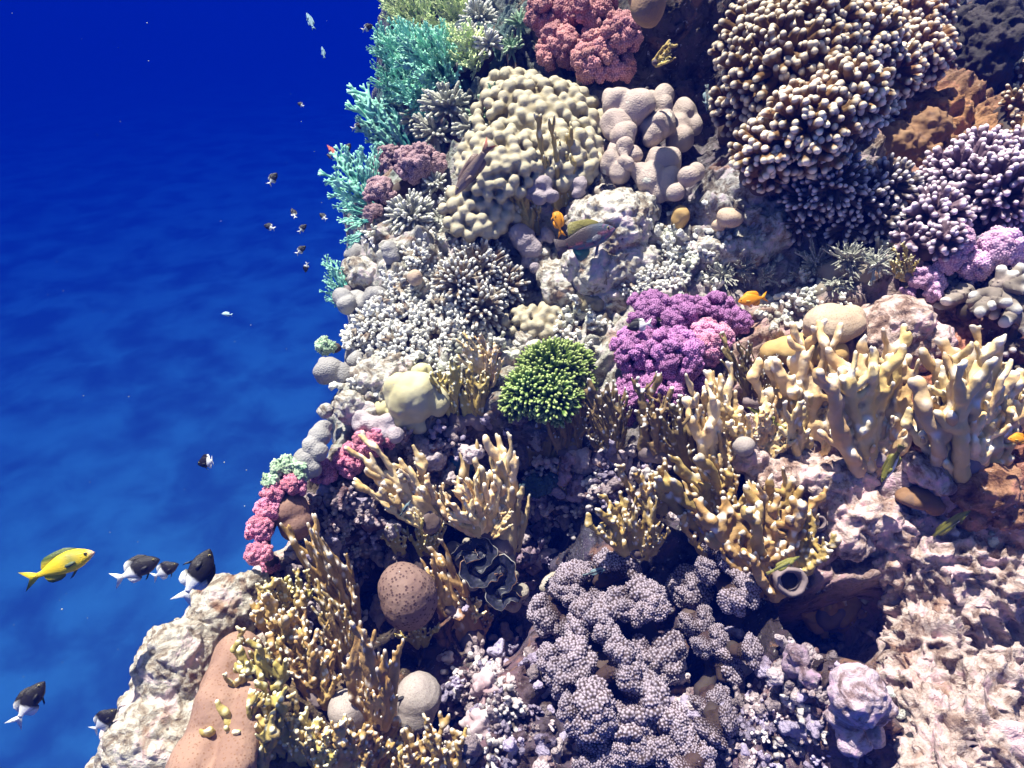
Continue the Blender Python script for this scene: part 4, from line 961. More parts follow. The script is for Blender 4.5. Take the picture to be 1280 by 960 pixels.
fire_patch('fire coral fingers along the bottom left of the domes', 420,965, 480,960, 6, 58, 'knob', 'fire', 0, yaw=.8)
fire_patch('fire coral fingers at the bottom edge under the grey dome', 500,975, 570,970, 6, 56, 'knob', 'fire', 0, yaw=.8)
fire_patch('yellow brown fire coral sprigs below the tall wall', 380,750, 330,790, 6, 42, 'knob', 'fire_yellow', -6, yaw=.9)
fire_patch('thin yellow fire coral hanging right of the yellow mound', 560,520, 600,530, 6, 72, 'thin', 'fire_yellow', -8)
fire('white fire coral fork beside the dark damselfish', [(612,470,578,425,.8),(615,470,600,420,.8),(612,478,620,435,.7)], 'knob', 'fire_pale')
fire('yellow fire coral bush left of the wrasse', [(655,285,628,205,.8),(660,285,640,215,.8),(655,290,650,235,.8),(660,290,632,240,.8),(670,290,662,250,.6)], 'knob', 'fire_yellow', yaw=.6)
fire('tall narrow yellow fire coral above the wrasse', [(705,265,692,145,.5),(708,265,700,185,.6),(712,268,718,225,.7),(705,270,690,215,.6)], 'knob', 'fire_yellow', yaw=.5)
fire('yellow fire coral sprig in the dark cavity at the top', [(820,78,845,58,1.1),(822,80,838,72,1.)], 'knob', 'fire_yellow', off=.18)
fire('yellow sprig among the dark right hand corals', [(1130,345,1118,312,.9),(1135,345,1140,320,.9),(1132,348,1125,330,1.)], 'knob', 'fire_yellow', off=.05)

# ================================================================== giant clams, worm snails
def sweep(path, frames, prof, closed=False):
    """path points, frames (a, b axes), profile (list of (x, y)) -> V, F quads"""
    n = len(path); k = len(prof); V = []
    for p_, (a, b_) in zip(path, frames):
        for x, y in prof: V.append(p_ + a * x + b_ * y)
    F = []
    for i in range(n - 1 + (1 if closed else 0)):
        for j in range(k):
            F.append([i * k + j, i * k + (j + 1) % k, ((i + 1) % n) * k + (j + 1) % k, ((i + 1) % n) * k + j])
    if not closed: F.append(list(range(k))[::-1]); F.append([(n - 1) * k + j for j in range(k)])
    return V, F
m_man, t, p = nmat('clam_mantle'); L_ = t.links.new
at = N(t, 'ShaderNodeAttribute', attribute_name='tip'); co = N(t, 'ShaderNodeTexCoord').outputs['Object']
nn = N(t, 'ShaderNodeTexNoise'); nn.inputs['Scale'].default_value = 160; L_(co, nn.inputs[0])
col = mixc(t, mrange(t, nn.outputs[0], .45, .7), (.010,.012,.022), (.03,.03,.06))
nn2 = N(t, 'ShaderNodeTexNoise'); nn2.inputs['Scale'].default_value = 30; L_(co, nn2.inputs[0])
edge = mixc(t, mrange(t, nn2.outputs[0], .45, .6), (.36,.35,.34), (.34,.18,.10))
col = mixc(t, mrange(t, at.outputs['Fac'], .55, .85), col, edge); L_(col, p.inputs['Base Color']); p.inputs['Roughness'].default_value = .45
M['shell'] = rock_mat('clam_shell', (.22,.20,.17), (.40,.36,.30), (.55,.48,.42), bump=.8, patch=(.30,.14,.06), patch_t=(.05,.15))
def clam(label, pts, width, off=.04):
    pts = np.array(pts, float); m_ = len(pts); ts = np.linspace(0, m_ - 1, 90)
    def cr(t_):
        i = int(min(t_, m_ - 1.0001)); f = t_ - i; g = lambda j: pts[min(max(j, 0), m_ - 1)]
        a, b_, c, d = g(i - 1), g(i), g(i + 1), g(i + 2)
        return .5 * ((2 * b_) + (-a + c) * f + (2 * a - 5 * b_ + 4 * c - d) * f * f + (-a + 3 * b_ - 3 * c + d) * f ** 3)
    P_ = np.array([cr(x) for x in ts]); q, d = smooth_hit(*pts.mean(0), 20); d -= off
    root = empty('giant_clam', ray(*pts.mean(0)) * (d + .02), label, 'clam'); o0 = np.array(root.location)
    wm = width * d / FPX / 2
    W3 = [np.array(ray(*x) * d) - o0 for x in P_]; fr = []
    for i in range(90):
        tn = unit(W3[min(i + 1, 89)] - W3[max(i - 1, 0)]); b_ = unit(np.array(OUT)); a = unit(np.cross(b_, tn)); fr.append((a, b_))
    en = [max(.35, min(1, min(i, 89 - i) / 9)) for i in range(90)]
    wob = [1 + .10 * math.sin(i * .9) for i in range(90)]
    def strip(side):
        V = []; T = []; K = [(.04,-.25,0),(.06,.05,.2),(.25,.13,.0),(.45,.16,.0),(.66,.20,.15),(.74,.22,.35),(.80,.22,.1),(.90,.30,.1),(1.02,.34,1.),(1.06,.22,1.),(.96,.02,.2),(.6,-.35,0)]
        for i, (p_, (a, b_)) in enumerate(zip(W3, fr)):
            for x, y, t2 in K:
                fr_ = 1 + .13 * math.sin(i * 1.7 + side) * (x > .8)
                V.append(p_ + a * side * x * wm * en[i] * wob[i] * fr_ + b_ * (y * wm * 1.3 + (.12 * wm * math.sin(i * 1.1) if x > .8 else 0))); T.append(t2)
        k = len(K); F = []
        for i in range(89):
            for j in range(k): 
                f = [i * k + j, i * k + (j + 1) % k, (i + 1) * k + (j + 1) % k, (i + 1) * k + j]; F.append(f if side > 0 else f[::-1])
        F.append(list(range(k))); F.append([89 * k + j for j in range(k)][::-1])
        link('mantle', mk_mesh('mantle', V, F, m_man, {'tip': T}), root)
    strip(1); strip(-1)
    lump([(Vector(W3[i] + o0) - OUT * wm * 1.5 + Vector(fr[i][0]) * sg * wm * .75, wm * (.75 + .2 * math.sin(i * .8))) for i in range(2, 88, 5) for sg in (-1, 1)], .0025, M['shell'], root, 'shell', disp=.003)
    return root
clam('giant clam with wavy black mantle edged in white left of centre', [(568,696),(578,688),(592,690),(600,683),(608,690),(602,700),(590,706),(588,716),(600,722),(614,714),(626,706),(634,716),(628,730),(618,736),(622,748),(638,744),(650,750)], 24, .11)
clam('small dark clam between the lilac rock and the taupe coral', [(684,738),(690,728),(702,722),(712,728)], 12, .08)
clam('small olive clam in the turf left of the upright yellow fire coral', [(752,232),(757,238),(764,236),(768,244)], 10, .02)
M['tube'] = rock_mat('worm_tube', (.17,.13,.14), (.25,.19,.20), (.34,.28,.28), ps=0, bump=.4)
def worm(label, px, py, rp, asp=.85, off=.06, axis=None):
    q, d = smooth_hit(px, py, 8); d -= off; c = ray(px, py) * d; r_ = rp * d / FPX; ax = Vector(axis) if axis else (OUT - FW * .4).normalized()
    root = empty('worm_snail', c, label, 'worm snail')
    prof = [(.60,-.9),(.95,-.95),(1.02,-.3),(1.0,.0),(.93,.14),(.80,.16),(.70,.05),(.62,-.25),(.60,-.9)]
    V = []; F = []; n = 26; k = len(prof)
    for i in range(n):
        a = i / n * 6.28318; wob = 1 + .05 * math.sin(3 * a) + .03 * math.sin(7 * a + 1)
        for rr, z in prof: V.append((math.cos(a) * rr * r_ * wob, math.sin(a) * rr * r_ * asp * wob, z * r_))
    for i in range(n):
        for j in range(k - 1): F.append([i * k + j, ((i + 1) % n) * k + j, ((i + 1) % n) * k + j + 1, i * k + j + 1])
    o = link('tube', mk_mesh('tube', V, F, M['tube'], {'tip': [.5] * len(V)}), root); o.rotation_euler = basis(ax).to_euler()
    V = [(math.cos(i / 20 * 6.28318) * .66 * r_, math.sin(i / 20 * 6.28318) * .66 * r_ * asp, z * r_) for z in (-.75, -.62) for i in range(20)]
    F = [list(range(20))[::-1], list(range(20, 40))] + [[i, (i + 1) % 20, 20 + (i + 1) % 20, 20 + i] for i in range(20)]
    o = link('shade_plug', mk_mesh('shade_plug', V, F, M['shaded_rock'], smooth=False), root); o.rotation_euler = basis(ax).to_euler()  # dark disc added in the tube for the shade of its mouth
worm('large worm snail tube with a round black mouth', 990, 727, 20, .9, .06)
worm('worm snail hole in the grey shaded rock at the lower right', 1158, 792, 19, .75, .03, (-.1,-.7,.7))
worm('small worm snail mouth behind the ochre fire coral', 1024, 654, 10, 1.0, .03)
worm('worm snail mouth near the bottom right corner', 1218, 938, 12, .8, .03)
worm('oval worm hole in the pink ledge by the striped wrasse', 954, 580, 10, .5, .02)

# ================================================================== fish
def fishmat(name, fn, rough=.45):
    m, t, p = nmat(name); at = N(t, 'ShaderNodeAttribute', attribute_name='skin'); t.links.new(at.outputs['Color'], p.inputs['Base Color'])
    p.inputs['Roughness'].default_value = rough; p.inputs['Specular IOR Level'].default_value = .4
    n = N(t, 'ShaderNodeTexVoronoi'); n.inputs['Scale'].default_value = 60; t.links.new(N(t, 'ShaderNodeTexCoord').outputs['Object'], n.inputs['Vector'])
    b = N(t, 'ShaderNodeBump'); b.inputs['Strength'].default_value = .25; b.inputs['Distance'].default_value = .01; t.links.new(n.outputs['Distance'], b.inputs['Height']); t.links.new(b.outputs[0], p.inputs['Normal'])
    return m
m_skin = fishmat('fish_skin', None)
m_eye, t, p = nmat('fish_eye'); p.inputs['Base Color'].default_value = (.01,.01,.012,1); p.inputs['Roughness'].default_value = .15
m_iris, t, p = nmat('fish_iris'); p.inputs['Base Color'].default_value = (.35,.30,.12,1); p.inputs['Roughness'].default_value = .3
def lerp(xs, ys, x): return np.interp(x, xs, ys)
SHAPES = {   # x (0 snout .. 1 tail root): top, bottom, half thickness, as parts of the body length
 'damsel': dict(x=[0,.04,.12,.25,.42,.6,.78,.92,1], up=[.0,.07,.15,.24,.28,.25,.16,.075,.065], dn=[-.01,-.05,-.11,-.19,-.23,-.20,-.13,-.065,-.055], th=[.01,.04,.075,.10,.11,.095,.06,.03,.02]),
 'wrasse': dict(x=[0,.04,.12,.25,.42,.6,.78,.92,1], up=[.0,.035,.075,.115,.13,.12,.095,.065,.06], dn=[-.01,-.03,-.065,-.10,-.12,-.115,-.09,-.06,-.055], th=[.01,.025,.05,.07,.075,.065,.045,.025,.015]),
 'slim':   dict(x=[0,.04,.12,.25,.42,.6,.78,.92,1], up=[.0,.02,.045,.065,.075,.07,.055,.045,.04], dn=[-.005,-.02,-.04,-.06,-.07,-.065,-.05,-.04,-.035], th=[.01,.02,.035,.045,.05,.045,.03,.02,.01])}
def fish_meshes(shape, colour, tail='fork', bend=0.0, fins=1.0):
    """unit long body lying along +x (snout at x = .5), back to +z; colour(x, z, part) with x from snout 0 to tail end 1"""
    S_ = SHAPES[shape]; BL = .78; nx = 30; nr_ = 18; out = {}
    def bendy(V):
        V = np.array(V, float); s_ = .5 - V[:, 0]; V[:, 1] += bend * np.maximum(s_ - .15, 0) ** 2 * 1.2; return V
    V = []; Cc = []
    for i in range(nx + 1):
        x = (i / nx) ** 1.15; u = lerp(S_['x'], S_['up'], x) * BL; d_ = lerp(S_['x'], S_['dn'], x) * BL; th = lerp(S_['x'], S_['th'], x) * BL
        for j in range(nr_):
            a = j / nr_ * 2 * math.pi; zz = math.sin(a); z = (u if zz > 0 else -d_) * zz; y = th * math.copysign(abs(math.cos(a)) ** .85, math.cos(a))
            V.append((.5 - x * BL, y, z)); Cc.append(colour(x * BL, z, 'body'))
    F = [[i * nr_ + j, (i + 1) * nr_ + j, (i + 1) * nr_ + (j + 1) % nr_, i * nr_ + (j + 1) % nr_] for i in range(nx) for j in range(nr_)]
    F.append(list(range(nr_))); F.append([nx * nr_ + j for j in range(nr_)][::-1])
    out['body'] = mk_mesh('body', bendy(V), F, m_skin, {'skin': Cc})
    def sheet(name, poly, th=.006, y=0.0):
        """a fin: outline fanned into a thin solid with a rayed edge"""
        n = len(poly); cx = sum(a for a, b_ in poly) / n; cz = sum(b_ for a, b_ in poly) / n; V = []; Cc = []
        for s_ in (1, -1):
            V.append((cx, y + s_ * th, cz)); Cc.append(colour(.5 - cx, cz, name))
            for a, b_ in poly: V.append((a, y + s_ * th * .3, b_)); Cc.append(colour(.5 - a, b_, name))
        F = []
        for j in range(n):
            k = (j + 1) % n; F += [[0, 1 + j, 1 + k], [n + 1, n + 2 + k, n + 2 + j], [1 + j, n + 2 + j, n + 2 + k, 1 + k]]
        return mk_mesh(name, bendy(V), F, m_skin, {'skin': Cc})
    pu = S_['up'][-1] * BL * .9; pd = S_['dn'][-1] * BL * .9; xr = .5 - BL + .01; mid = max(S_['up']) * BL
    tw = mid * (.9 if shape == 'damsel' else 1.05)
    if tail == 'fork': tp = [(xr, pu), (xr - .08, tw * .55), (xr - .22, tw * .95), (xr - .15, tw * .4), (xr - .11, 0), (xr - .15, -tw * .4), (xr - .22, -tw * .95), (xr - .08, -tw * .5), (xr, pd)]
    else: tp = [(xr, pu), (xr - .08, tw * .5), (xr - .19, tw * .75), (xr - .20, tw * .25), (xr - .20, -tw * .25), (xr - .19, -tw * .75), (xr - .08, -tw * .45), (xr, pd)]
    out['tail_fin'] = sheet('tail_fin', tp)
    def topz(x): return lerp(S_['x'], S_['up'], x / BL) * BL
    def botz(x): return lerp(S_['x'], S_['dn'], x / BL) * BL
    xs = np.linspace(.20, .70, 9); hh_ = [.2,.6,.8,.9,1,1.15,1.35,1.2,.3]
    fh = (.085 if shape == 'damsel' else .045) * fins
    out['dorsal_fin'] = sheet('dorsal_fin', [(.5 - x, topz(x) - .015) for x in xs] + [(.5 - x - .03 * h, topz(x) + fh * h) for x, h in list(zip(xs, hh_))[::-1]])
    xs = np.linspace(.44, .70, 6); hh_ = [.4,1,1.2,1.35,1.1,.3]
    out['anal_fin'] = sheet('anal_fin', [(.5 - x, botz(x) + .015) for x in xs] + [(.5 - x - .03 * h, botz(x) - fh * h) for x, h in list(zip(xs, hh_))[::-1]])
    out['pelvic_fin'] = sheet('pelvic_fin', [(.5 - .27, botz(.27) + .01), (.5 - .33, botz(.33) + .01), (.5 - .42, botz(.4) - fh * 1.3), (.5 - .36, botz(.33) - fh * .9)])
    th = max(S_['th']) * BL
    for sg in (1, -1):
        out['pectoral_fin' + ('' if sg > 0 else '#')] = sheet('pectoral_fin', [(.5 - .24, -.01), (.5 - .25, -.045), (.5 - .34, -.075), (.5 - .40, -.05), (.5 - .38, -.01), (.5 - .30, .005)], .004, sg * (th + .005))
    ex = .105; ez = topz(ex) * .38; ey = lerp(S_['x'], S_['th'], ex / BL) * BL * .86; er = .026 if shape == 'damsel' else .018
    for sg in (1, -1):
        for nm, rr, yo, mt in (('eye', er, 0, m_iris), ('pupil', er * .62, er * .62, m_eye)):
            s_ = Soup(); s_.sphere((.5 - ex, sg * (ey + yo), ez), rr, (1, .6, 1), 12)
            out[nm + ('' if sg > 0 else '#')] = mk_mesh(nm, np.concatenate(s_.V), s_.F, mt)
    return out
def mixv(a, b, f): f = min(max(f, 0), 1); return tuple(a[i] * (1 - f) + b[i] * f for i in range(3))
def c_chromis(x, z, part):
    if part in ('pectoral_fin',): return (.02,.02,.025)
    if part == 'tail_fin': return (.80,.82,.84)
    return mixv((.012,.010,.014), (.82,.83,.84), (x - .53 - z * .25) / .03)
def c_chromis2(x, z, part): return c_chromis(x + .06, z, part)
def c_yellow(x, z, part):
    if part == 'body':
        c = mixv((.80,.58,.02), (.34,.32,.06), 1 - abs((x - .30) / .16)) if z > -.02 and z < .14 else (.85,.62,.02)
        if x < .10: c = mixv((.75,.50,.45), c, x / .1)
        return c
    if part in ('pectoral_fin', 'pelvic_fin'): return (.10,.14,.08)
    return mixv((.80,.62,.02), (.06,.10,.03), (abs(z) - .10) / .10) if part != 'tail_fin' else mixv((.8,.6,.02), (.08,.10,.03), (abs(z) - .12) / .08)
def c_orange(x, z, part): return (.85,.33,.01) if part != 'pectoral_fin' else (.75,.40,.05)
def c_grey_wrasse(x, z, part):
    if part == 'dorsal_fin': return (.22,.20,.06)
    if part == 'anal_fin': return (.03,.16,.14)
    if part == 'tail_fin': return (.10,.08,.09)
    if part == 'pectoral_fin': return (.12,.12,.16)
    c = mixv((.07,.055,.06), (.06,.11,.18), 1 - x / .45)
    if z < -.03: c = mixv(c, (.07,.17,.26), .7)
    st = math.sin(z * 150 + x * 9)
    if st > .55 and z < .03: c = mixv(c, (.34,.09,.12), .6)
    if x < .2 and math.sin(z * 130 + x * 40) > .6: c = mixv(c, (.30,.13,.26), .6)
    return c
def c_brown_wrasse(x, z, part):
    if part == 'tail_fin': return mixv((.22,.13,.10), (.65,.08,.05), (abs(z) - .05) / .06)
    if part != 'body': return (.22,.15,.13)
    return mixv((.30,.22,.19), (.10,.065,.06), (abs(z) - .05) / .04)
def c_olive(x, z, part):
    if part == 'tail_fin': return (.22,.20,.05)
    if part == 'body':
        if z < -.045: return (.75,.78,.72)
        if abs(z + .02) < .018: return (.06,.08,.03)
    return (.20,.19,.035)
def c_cleaner(x, z, part):
    if abs(z) < .012 + x * .02: return (.01,.012,.02)
    return (.16,.24,.28)
def c_dark(x, z, part): return (.018,.016,.024)
def c_darkwhite(x, z, part): return (.75,.76,.76) if part == 'tail_fin' else (.05,.025,.035)
def c_red(x, z, part): return (.50,.10,.07)
def c_silver(x, z, part): return (.45,.65,.72)
def c_greyblue(x, z, part): return mixv((.10,.22,.34), (.20,.36,.42), .5 + z * 4)
def c_ghost(x, z, part): return (.22,.27,.20) if z < .08 else (.12,.16,.11)
KINDS = {}
def kind(nm, *a, **k):
    if nm not in KINDS: KINDS[nm] = fish_meshes(*a, **k)
    return KINDS[nm]
kind('chromis', 'damsel', c_chromis); kind('chromis_b', 'damsel', c_chromis2, bend=.5)
kind('yellow', 'damsel', c_yellow); kind('orange', 'damsel', c_orange, bend=-.4)
kind('grey_wrasse', 'wrasse', c_grey_wrasse, 'square', -.5, fins=1.5); kind('brown_wrasse', 'wrasse', c_brown_wrasse, 'fork', .2)
kind('olive', 'slim', c_olive, 'square', .5); kind('cleaner', 'slim', c_cleaner, 'square', .3); kind('curved', 'slim', c_olive, 'square', 1.8)
kind('dark', 'damsel', c_dark); kind('darkwhite', 'damsel', c_darkwhite); kind('red', 'slim', c_red, 'fork'); kind('silver', 'damsel', c_silver)
kind('greyblue', 'wrasse', c_greyblue); kind('ghost', 'damsel', c_ghost, 'square'); kind('yellow_slim', 'wrasse', c_olive, 'square', .6)
def fish(kd, name, cat, label, px, py, hx, hy, dist=None, turn=.25, flip=1, group=None, hgt=1.0, off=.06, roll=0):
    """centre pixel, the vector from tail to snout in pixels, distance from the lens (None: just off the reef), flip: which way the back points"""
    if dist is None: dist = smooth_hit(px, py, 12)[1] - off
    L = math.hypot(hx, hy) * dist / FPX / max(math.cos(turn), .4)
    c = ray(px, py) * dist
    x = (RT * hx - UP * hy).normalized(); x = (x * math.cos(turn) + FW * math.sin(turn)).normalized()
    view = c.normalized(); y = view - x * view.dot(x); y.normalize()              # side of the fish faces the lens
    z = x.cross(y)
    if z.dot(UP) < 0 and flip > 0 or z.dot(UP) > 0 and flip < 0: z = -z; y = z.cross(x)
    m = Matrix((x, y, z)).transposed() @ Matrix.Rotation(roll, 3, 'X')
    root = empty(name, c, label, cat, group); root.rotation_euler = m.to_euler(); root.scale = (L, L, L * hgt)
    eyes = {}
    for k_, me in KINDS[kd].items():
        if L * FPX / dist < 26 and k_.rstrip('#') in ('pupil', 'pelvic_fin'): continue
        o = bpy.data.objects.new(k_.rstrip('#'), me); COL.objects.link(o); o.parent = root if not k_.startswith('pupil') else eyes[k_[5:]]
        if k_.startswith('eye'): eyes[k_[3:]] = o
    return root
G1 = 'black and white chromis over the blue drop'
fish('yellow', 'damselfish', 'fish', 'yellow damselfish with dark fin edges swimming in open water at the left', 73, 709, 78, -32, .95, hgt=.80)
fish('chromis', 'chromis', 'fish', 'chromis right behind the yellow damselfish, left one of a pair', 170, 713, 52, -24, 1.05, group=G1)
fish('chromis_b', 'chromis', 'fish', 'small chromis, right one of the pair beside the big head-up one', 204, 715, 34, -18, 1.25, group=G1)
fish('chromis', 'chromis', 'fish', 'biggest chromis, heading up and showing a wide white belly and tail', 244, 720, 26, -62, .85, .35, group=G1, flip=-1)
fish('chromis_b', 'chromis', 'fish', 'chromis heading left alone above the group at mid height', 262, 577, -34, 8, 1.2, group=G1)
fish('chromis', 'chromis', 'fish', 'large chromis low in the left corner heading up', 36, 880, 26, -48, .9, .35, group=G1)
fish('chromis_b', 'chromis', 'fish', 'chromis near the bottom beside the limestone shoulder', 127, 904, 32, -30, 1.0, group=G1)
for px, py, hx, hy, d, lb in ((341,224,8,-15,2.2,'topmost of the tiny chromis far out in the blue'),(367,267,-6,-12,2.4,'tiny chromis right of centre in the far group'),(337,284,-14,-5,2.3,'tiny chromis leftmost and low in the far group'),
   (378,286,8,-10,2.6,'tiny chromis close to the reef in the far group'),(376,313,10,-10,2.4,'tiny chromis below the other far ones'),(383,334,-3,11,2.5,'lowest tiny chromis of the far group heading down'),
   (459,35,12,-8,2.4,'tiny chromis at the top beside the yellow green crown'),(447,159,14,-6,2.3,'tiny chromis under the yellow green fan'),(434,187,6,-15,2.3,'tiny chromis just above the broad teal fan'),
   (404,271,-9,-8,2.5,'faint tiny chromis left of the teal fan'),(376,131,-8,-5,2.6,'faint speck of a chromis above the group')):
    fish('chromis', 'chromis', 'fish', lb, px, py, hx * 1.15, hy * 1.15, d, group=G1)
fish('greyblue', 'wrasse', 'fish', 'slender grey blue fish hanging at the top of the blue water', 388, 27, -12, -26, 2.2)
fish('greyblue', 'wrasse', 'fish', 'short grey blue fish below the slender one at the top', 404, 66, -5, -18, 2.4)
fish('silver', 'damselfish', 'fish', 'pale silvery fish alone in the middle of the blue water', 284, 393, -16, -2, 2.4, hgt=.7)
fish('red', 'anthias', 'fish', 'small red fish at the tip of the teal fan', 416, 190, -16, -20, 2.2, hgt=1.4)
fish('dark', 'damselfish', 'fish', 'tiny dark fish next to the small red one', 412, 196, -8, -8, 2.2, hgt=.7)
fish('ghost', 'damselfish', 'fish', 'faint greenish fish in front of the mauve coral', 474, 204, -12, -32, None, off=.1, hgt=.9)
fish('brown_wrasse', 'wrasse', 'fish', 'brown wrasse with red tail tips diving over the knobby bommie', 592, 210, -48, 62, None, off=.12)
fish('grey_wrasse', 'wrasse', 'fish', 'blue grey wrasse with pink stripes facing right before the chalky rock', 727, 300, 86, -30, None, off=.12, turn=.1, hgt=1.6)
fish('orange', 'damselfish', 'fish', 'orange damselfish head up right behind the wrasse', 697, 276, -8, -34, None, off=.08, hgt=.8)
fish('orange', 'damselfish', 'fish', 'orange damselfish facing left above the bright fire coral', 942, 374, -36, 6, None, off=.08)
fish('chromis_b', 'chromis', 'fish', 'chromis facing left in front of the purple coral', 800, 407, -32, 6, None, off=.08)
fish('darkwhite', 'damselfish', 'fish', 'dark damselfish with white tail among the white fire coral forks', 608, 449, 40, -16, None, off=.06)
fish('dark', 'damselfish', 'fish', 'black damselfish in the grey green branch fan at right', 1052, 315, -20, 16, None, off=.08)
fish('cleaner', 'wrasse', 'fish', 'striped fish upright at the left rim of the golden coral', 884, 122, 4, 34, None, off=.1, hgt=1.5)
fish('olive', 'wrasse', 'fish', 'olive wrasse with white belly stripe resting on pale fire coral', 957, 522, -42, -26, None, off=.07, hgt=1.2)
fish('yellow_slim', 'wrasse', 'fish', 'yellow olive fish heading down into the gap by the orange crust', 1116, 578, -20, 52, None, off=.07)
fish('curved', 'wrasse', 'fish', 'curved yellow olive fish on the pink rock slope at right', 1196, 650, 44, -22, None, off=.05, hgt=1.2)
fish('orange', 'damselfish', 'fish', 'orange fish peeking in at the right edge', 1276, 549, -28, 0, None, off=.1)
fish('cleaner', 'cleaner wrasse', 'fish', 'tiny striped cleaner wrasse over the brown dotted dome', 483, 716, -6, 26, None, off=.09)
fish('cleaner', 'cleaner wrasse', 'fish', 'tiny striped cleaner wrasse at the top of the big taupe coral', 747, 714, 36, -8, None, off=.10)
fish('cleaner', 'cleaner wrasse', 'fish', 'tiny striped fish by the diagonal fire coral ridge', 507, 635, 14, -20, None, off=.09)
fish('dark', 'damselfish', 'fish', 'tiny dark fish against the grey dome at the bottom', 500, 874, 18, -6, None, off=.09, hgt=.5)
fish('olive', 'wrasse', 'fish', 'slender striped fish curled above the large worm snail', 982, 705, 40, -16, None, off=.10, hgt=1.2)
for lib in list(KINDS.values()):
    pass

# ================================================================== small encrusted growths over the rock
LUMPS = {}
CLEAR = [(610,715,52),(503,750,48),(522,876,38),(437,888,34),(990,727,30),(697,730,20),(362,645,30),(690,475,55),(850,430,70),(727,300,30),(280,870,50),(515,500,40)]
def scatter(lib, name, label, cat, group, mats, zones, n, smin, smax, seed, flat=1.0, sink=.25):
    """zones: (px, py, rx, ry, weight); sizes in pixels"""
    r = random.Random(seed); wsum = sum(z[4] for z in zones); done = 0; tries = 0
    while done < n and tries < n * 6:
        tries += 1; x = r.random() * wsum
        for z in zones:
            x -= z[4]
            if x <= 0: break
        px = r.gauss(z[0], z[2] * .55); py = r.gauss(z[1], z[3] * .55)
        if any((px - a) ** 2 + (py - b_) ** 2 < c_ * c_ for a, b_, c_ in CLEAR): continue
        if not (-20 < px < 1300 and -20 < py < 980): continue
        r_ = ray(px, py); q, nn_, _, dd = bvh.ray_cast(Vector((0, 0, 0)), r_.normalized(), 30)
        if q is None or dd > 3.2: continue
        d = q.dot(FW); sz = r.uniform(smin, smax) * d / FPX
        zdir = (Vector(nn_) * .5 + OUT + Vector((r.gauss(0, .3), r.gauss(0, .3), r.gauss(0, .3)))).normalized()
        LUMPS.setdefault(name, []).append((sz / d, LIB[lib].index(LIB[lib][0]) or 0, r.choice(LIB[lib]), M[r.choice(mats)], q - zdir * sz * sink, basis(zdir, r.uniform(0, 6.28)), (sz * r.uniform(.8, 1.2), sz * r.uniform(.8, 1.2), sz * flat * r.uniform(.8, 1.2)), label, cat, group)); done += 1
scatter('rubble', 'coral_lump', 'pink and violet crusted coral lump in the shaded lower reef', 'coral lump', 'crusted rubble lumps of the lower reef', ['crust', 'crust', 'crust_violet', 'crust_shaded'],
  [(620,850,70,100,3),(600,550,90,24,1.6),(690,600,60,30,1.2),(930,900,90,60,3),(640,680,60,60,2),(560,600,60,50,1.5),(440,680,60,70,2),(780,620,80,60,1.5),(1000,860,60,60,1.5),(700,940,90,30,1),(560,930,60,40,1),(360,730,40,60,1),(980,640,50,40,.5)], 430, 15, 46, 1)
scatter('rubble', 'coral_lump', 'pale crusted coral lump on the sunlit upper reef', 'coral lump', 'pale rubble lumps of the upper reef', ['crust_white', 'crust_white', 'worn', 'knobby' if False else 'grey'],
  [(500,420,60,70,2),(580,440,50,40,1.5),(700,420,60,50,1.5),(840,300,70,40,1.5),(940,320,60,40,1),(560,300,40,40,1),(450,480,40,50,1),(640,440,40,30,1),(990,390,40,30,.8),(880,360,60,20,1),(720,260,50,40,1)], 280, 10, 24, 2)
scatter('rubble', 'coral_lump', 'pink white crusted lump on the right hand rock slope', 'coral lump', 'crusted lumps of the right slope', ['crust', 'crust_white', 'crust'],
  [(1190,760,90,90,3),(1080,640,90,40,2),(1240,640,50,60,1),(1120,900,60,60,1),(1240,900,50,60,1.5)], 120, 14, 36, 3, .7, .35)
scatter('stub', 'stub_coral', 'worn stubby coral clump among the pale rubble', 'coral', 'worn stub corals among the rubble', ['worn', 'worn', 'grey', 'white_tip'],
  [(500,400,70,80,3),(590,430,40,40,1),(830,340,70,30,2.5),(880,320,60,30,1),(730,400,50,30,1),(1000,370,40,30,1),(1100,300,60,40,1),(780,260,60,30,.6),(560,300,40,40,.8)], 150, 14, 26, 4, 1, .15)
scatter('stub', 'stub_coral', 'violet brown stubby coral clump in the shaded reef', 'coral', 'shaded stub corals', ['crust_violet', 'crust', 'dark_tip'],
  [(640,640,60,60,2),(600,880,60,60,2),(960,900,80,50,2),(430,690,50,60,1.5),(540,590,50,40,1),(760,610,60,40,1),(1190,340,50,40,.7)], 330, 14, 36, 5, 1, .15)

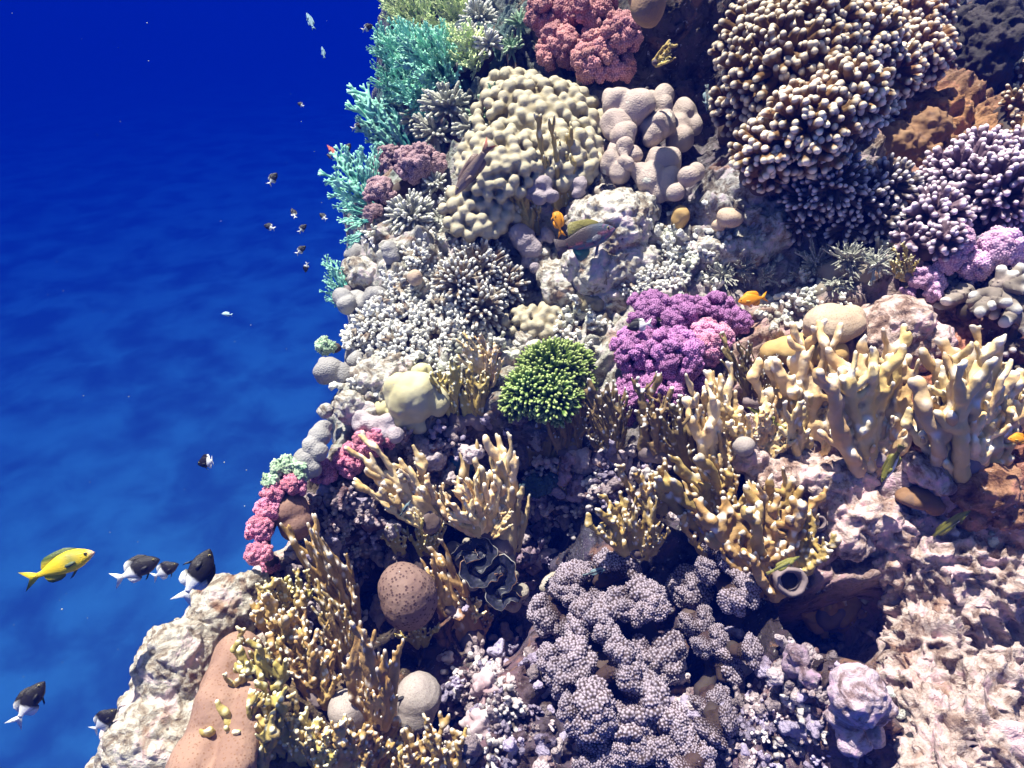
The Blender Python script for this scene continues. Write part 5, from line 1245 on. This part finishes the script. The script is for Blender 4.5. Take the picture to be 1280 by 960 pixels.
for name, L_ in LUMPS.items():
    L_.sort(key=lambda a: -a[0])
    for sz, _, me, mt, loc, r3, sc, label, cat, group in L_[:290]:
        o = bpy.data.objects.new(name, with_mat(me, mt)); COL.objects.link(o)
        o.location = loc; o.rotation_euler = r3.to_euler(); o.scale = sc
        tag(o, label, cat, group)
    rest = L_[290:]
    if not rest: continue
    Vs = []; Fs = []; T = []; MI = []; n = 0; mats = []
    for sz, _, me, mt, loc, r3, sc, label, cat, group in rest:
        nv = len(me.vertices); co = np.empty(nv * 3, np.float32); me.vertices.foreach_get('co', co); co = co.reshape(-1, 3)
        li = np.empty(len(me.loops), np.int32); me.loops.foreach_get('vertex_index', li); t_ = np.empty(nv, np.float32); me.attributes['tip'].data.foreach_get('value', t_)
        Vs.append((co * np.array(sc)) @ np.array(r3).T + np.array(loc)); Fs.append(li.reshape(-1, 4) + n); T.append(t_); n += nv
        if mt not in mats: mats.append(mt)
        MI.append(np.full(len(li) // 4, mats.index(mt), np.int32))
    me = mk_mesh('reef_rubble', np.concatenate(Vs), np.concatenate(Fs), None, {'tip': np.concatenate(T)})
    for mt in mats: me.materials.append(mt)
    me.polygons.foreach_set('material_index', np.concatenate(MI))
    o = link('small_rubble' if name == 'coral_lump' else 'small_coral_growth', me)
    tag(o, 'small crusted bits filling the gaps all over the reef' if name == 'coral_lump' else 'smallest worn coral stubs filling the gaps of the reef', 'rubble', kind='stuff')

# ================================================================== specks adrift in the open water
s = Soup(); r = random.Random(99)
for i in range(90):
    px, py, d = r.uniform(-100, 520), r.uniform(-60, 1000), r.uniform(.8, 3.2)
    c = np.array(ray(px, py) * d); q = r.uniform(.0005, .0013)
    s.sphere(c, q, (1, r.uniform(.6, 1.4), r.uniform(.6, 1.4)), 6)
m_sp, t, p = nmat('drifting_speck'); p.inputs['Base Color'].default_value = (.5, .5, .48, 1)
tag(link('plankton', mk_mesh('plankton', np.concatenate(s.V), s.F, m_sp)), 'faint pale specks drifting in the open blue water', 'plankton', kind='stuff')
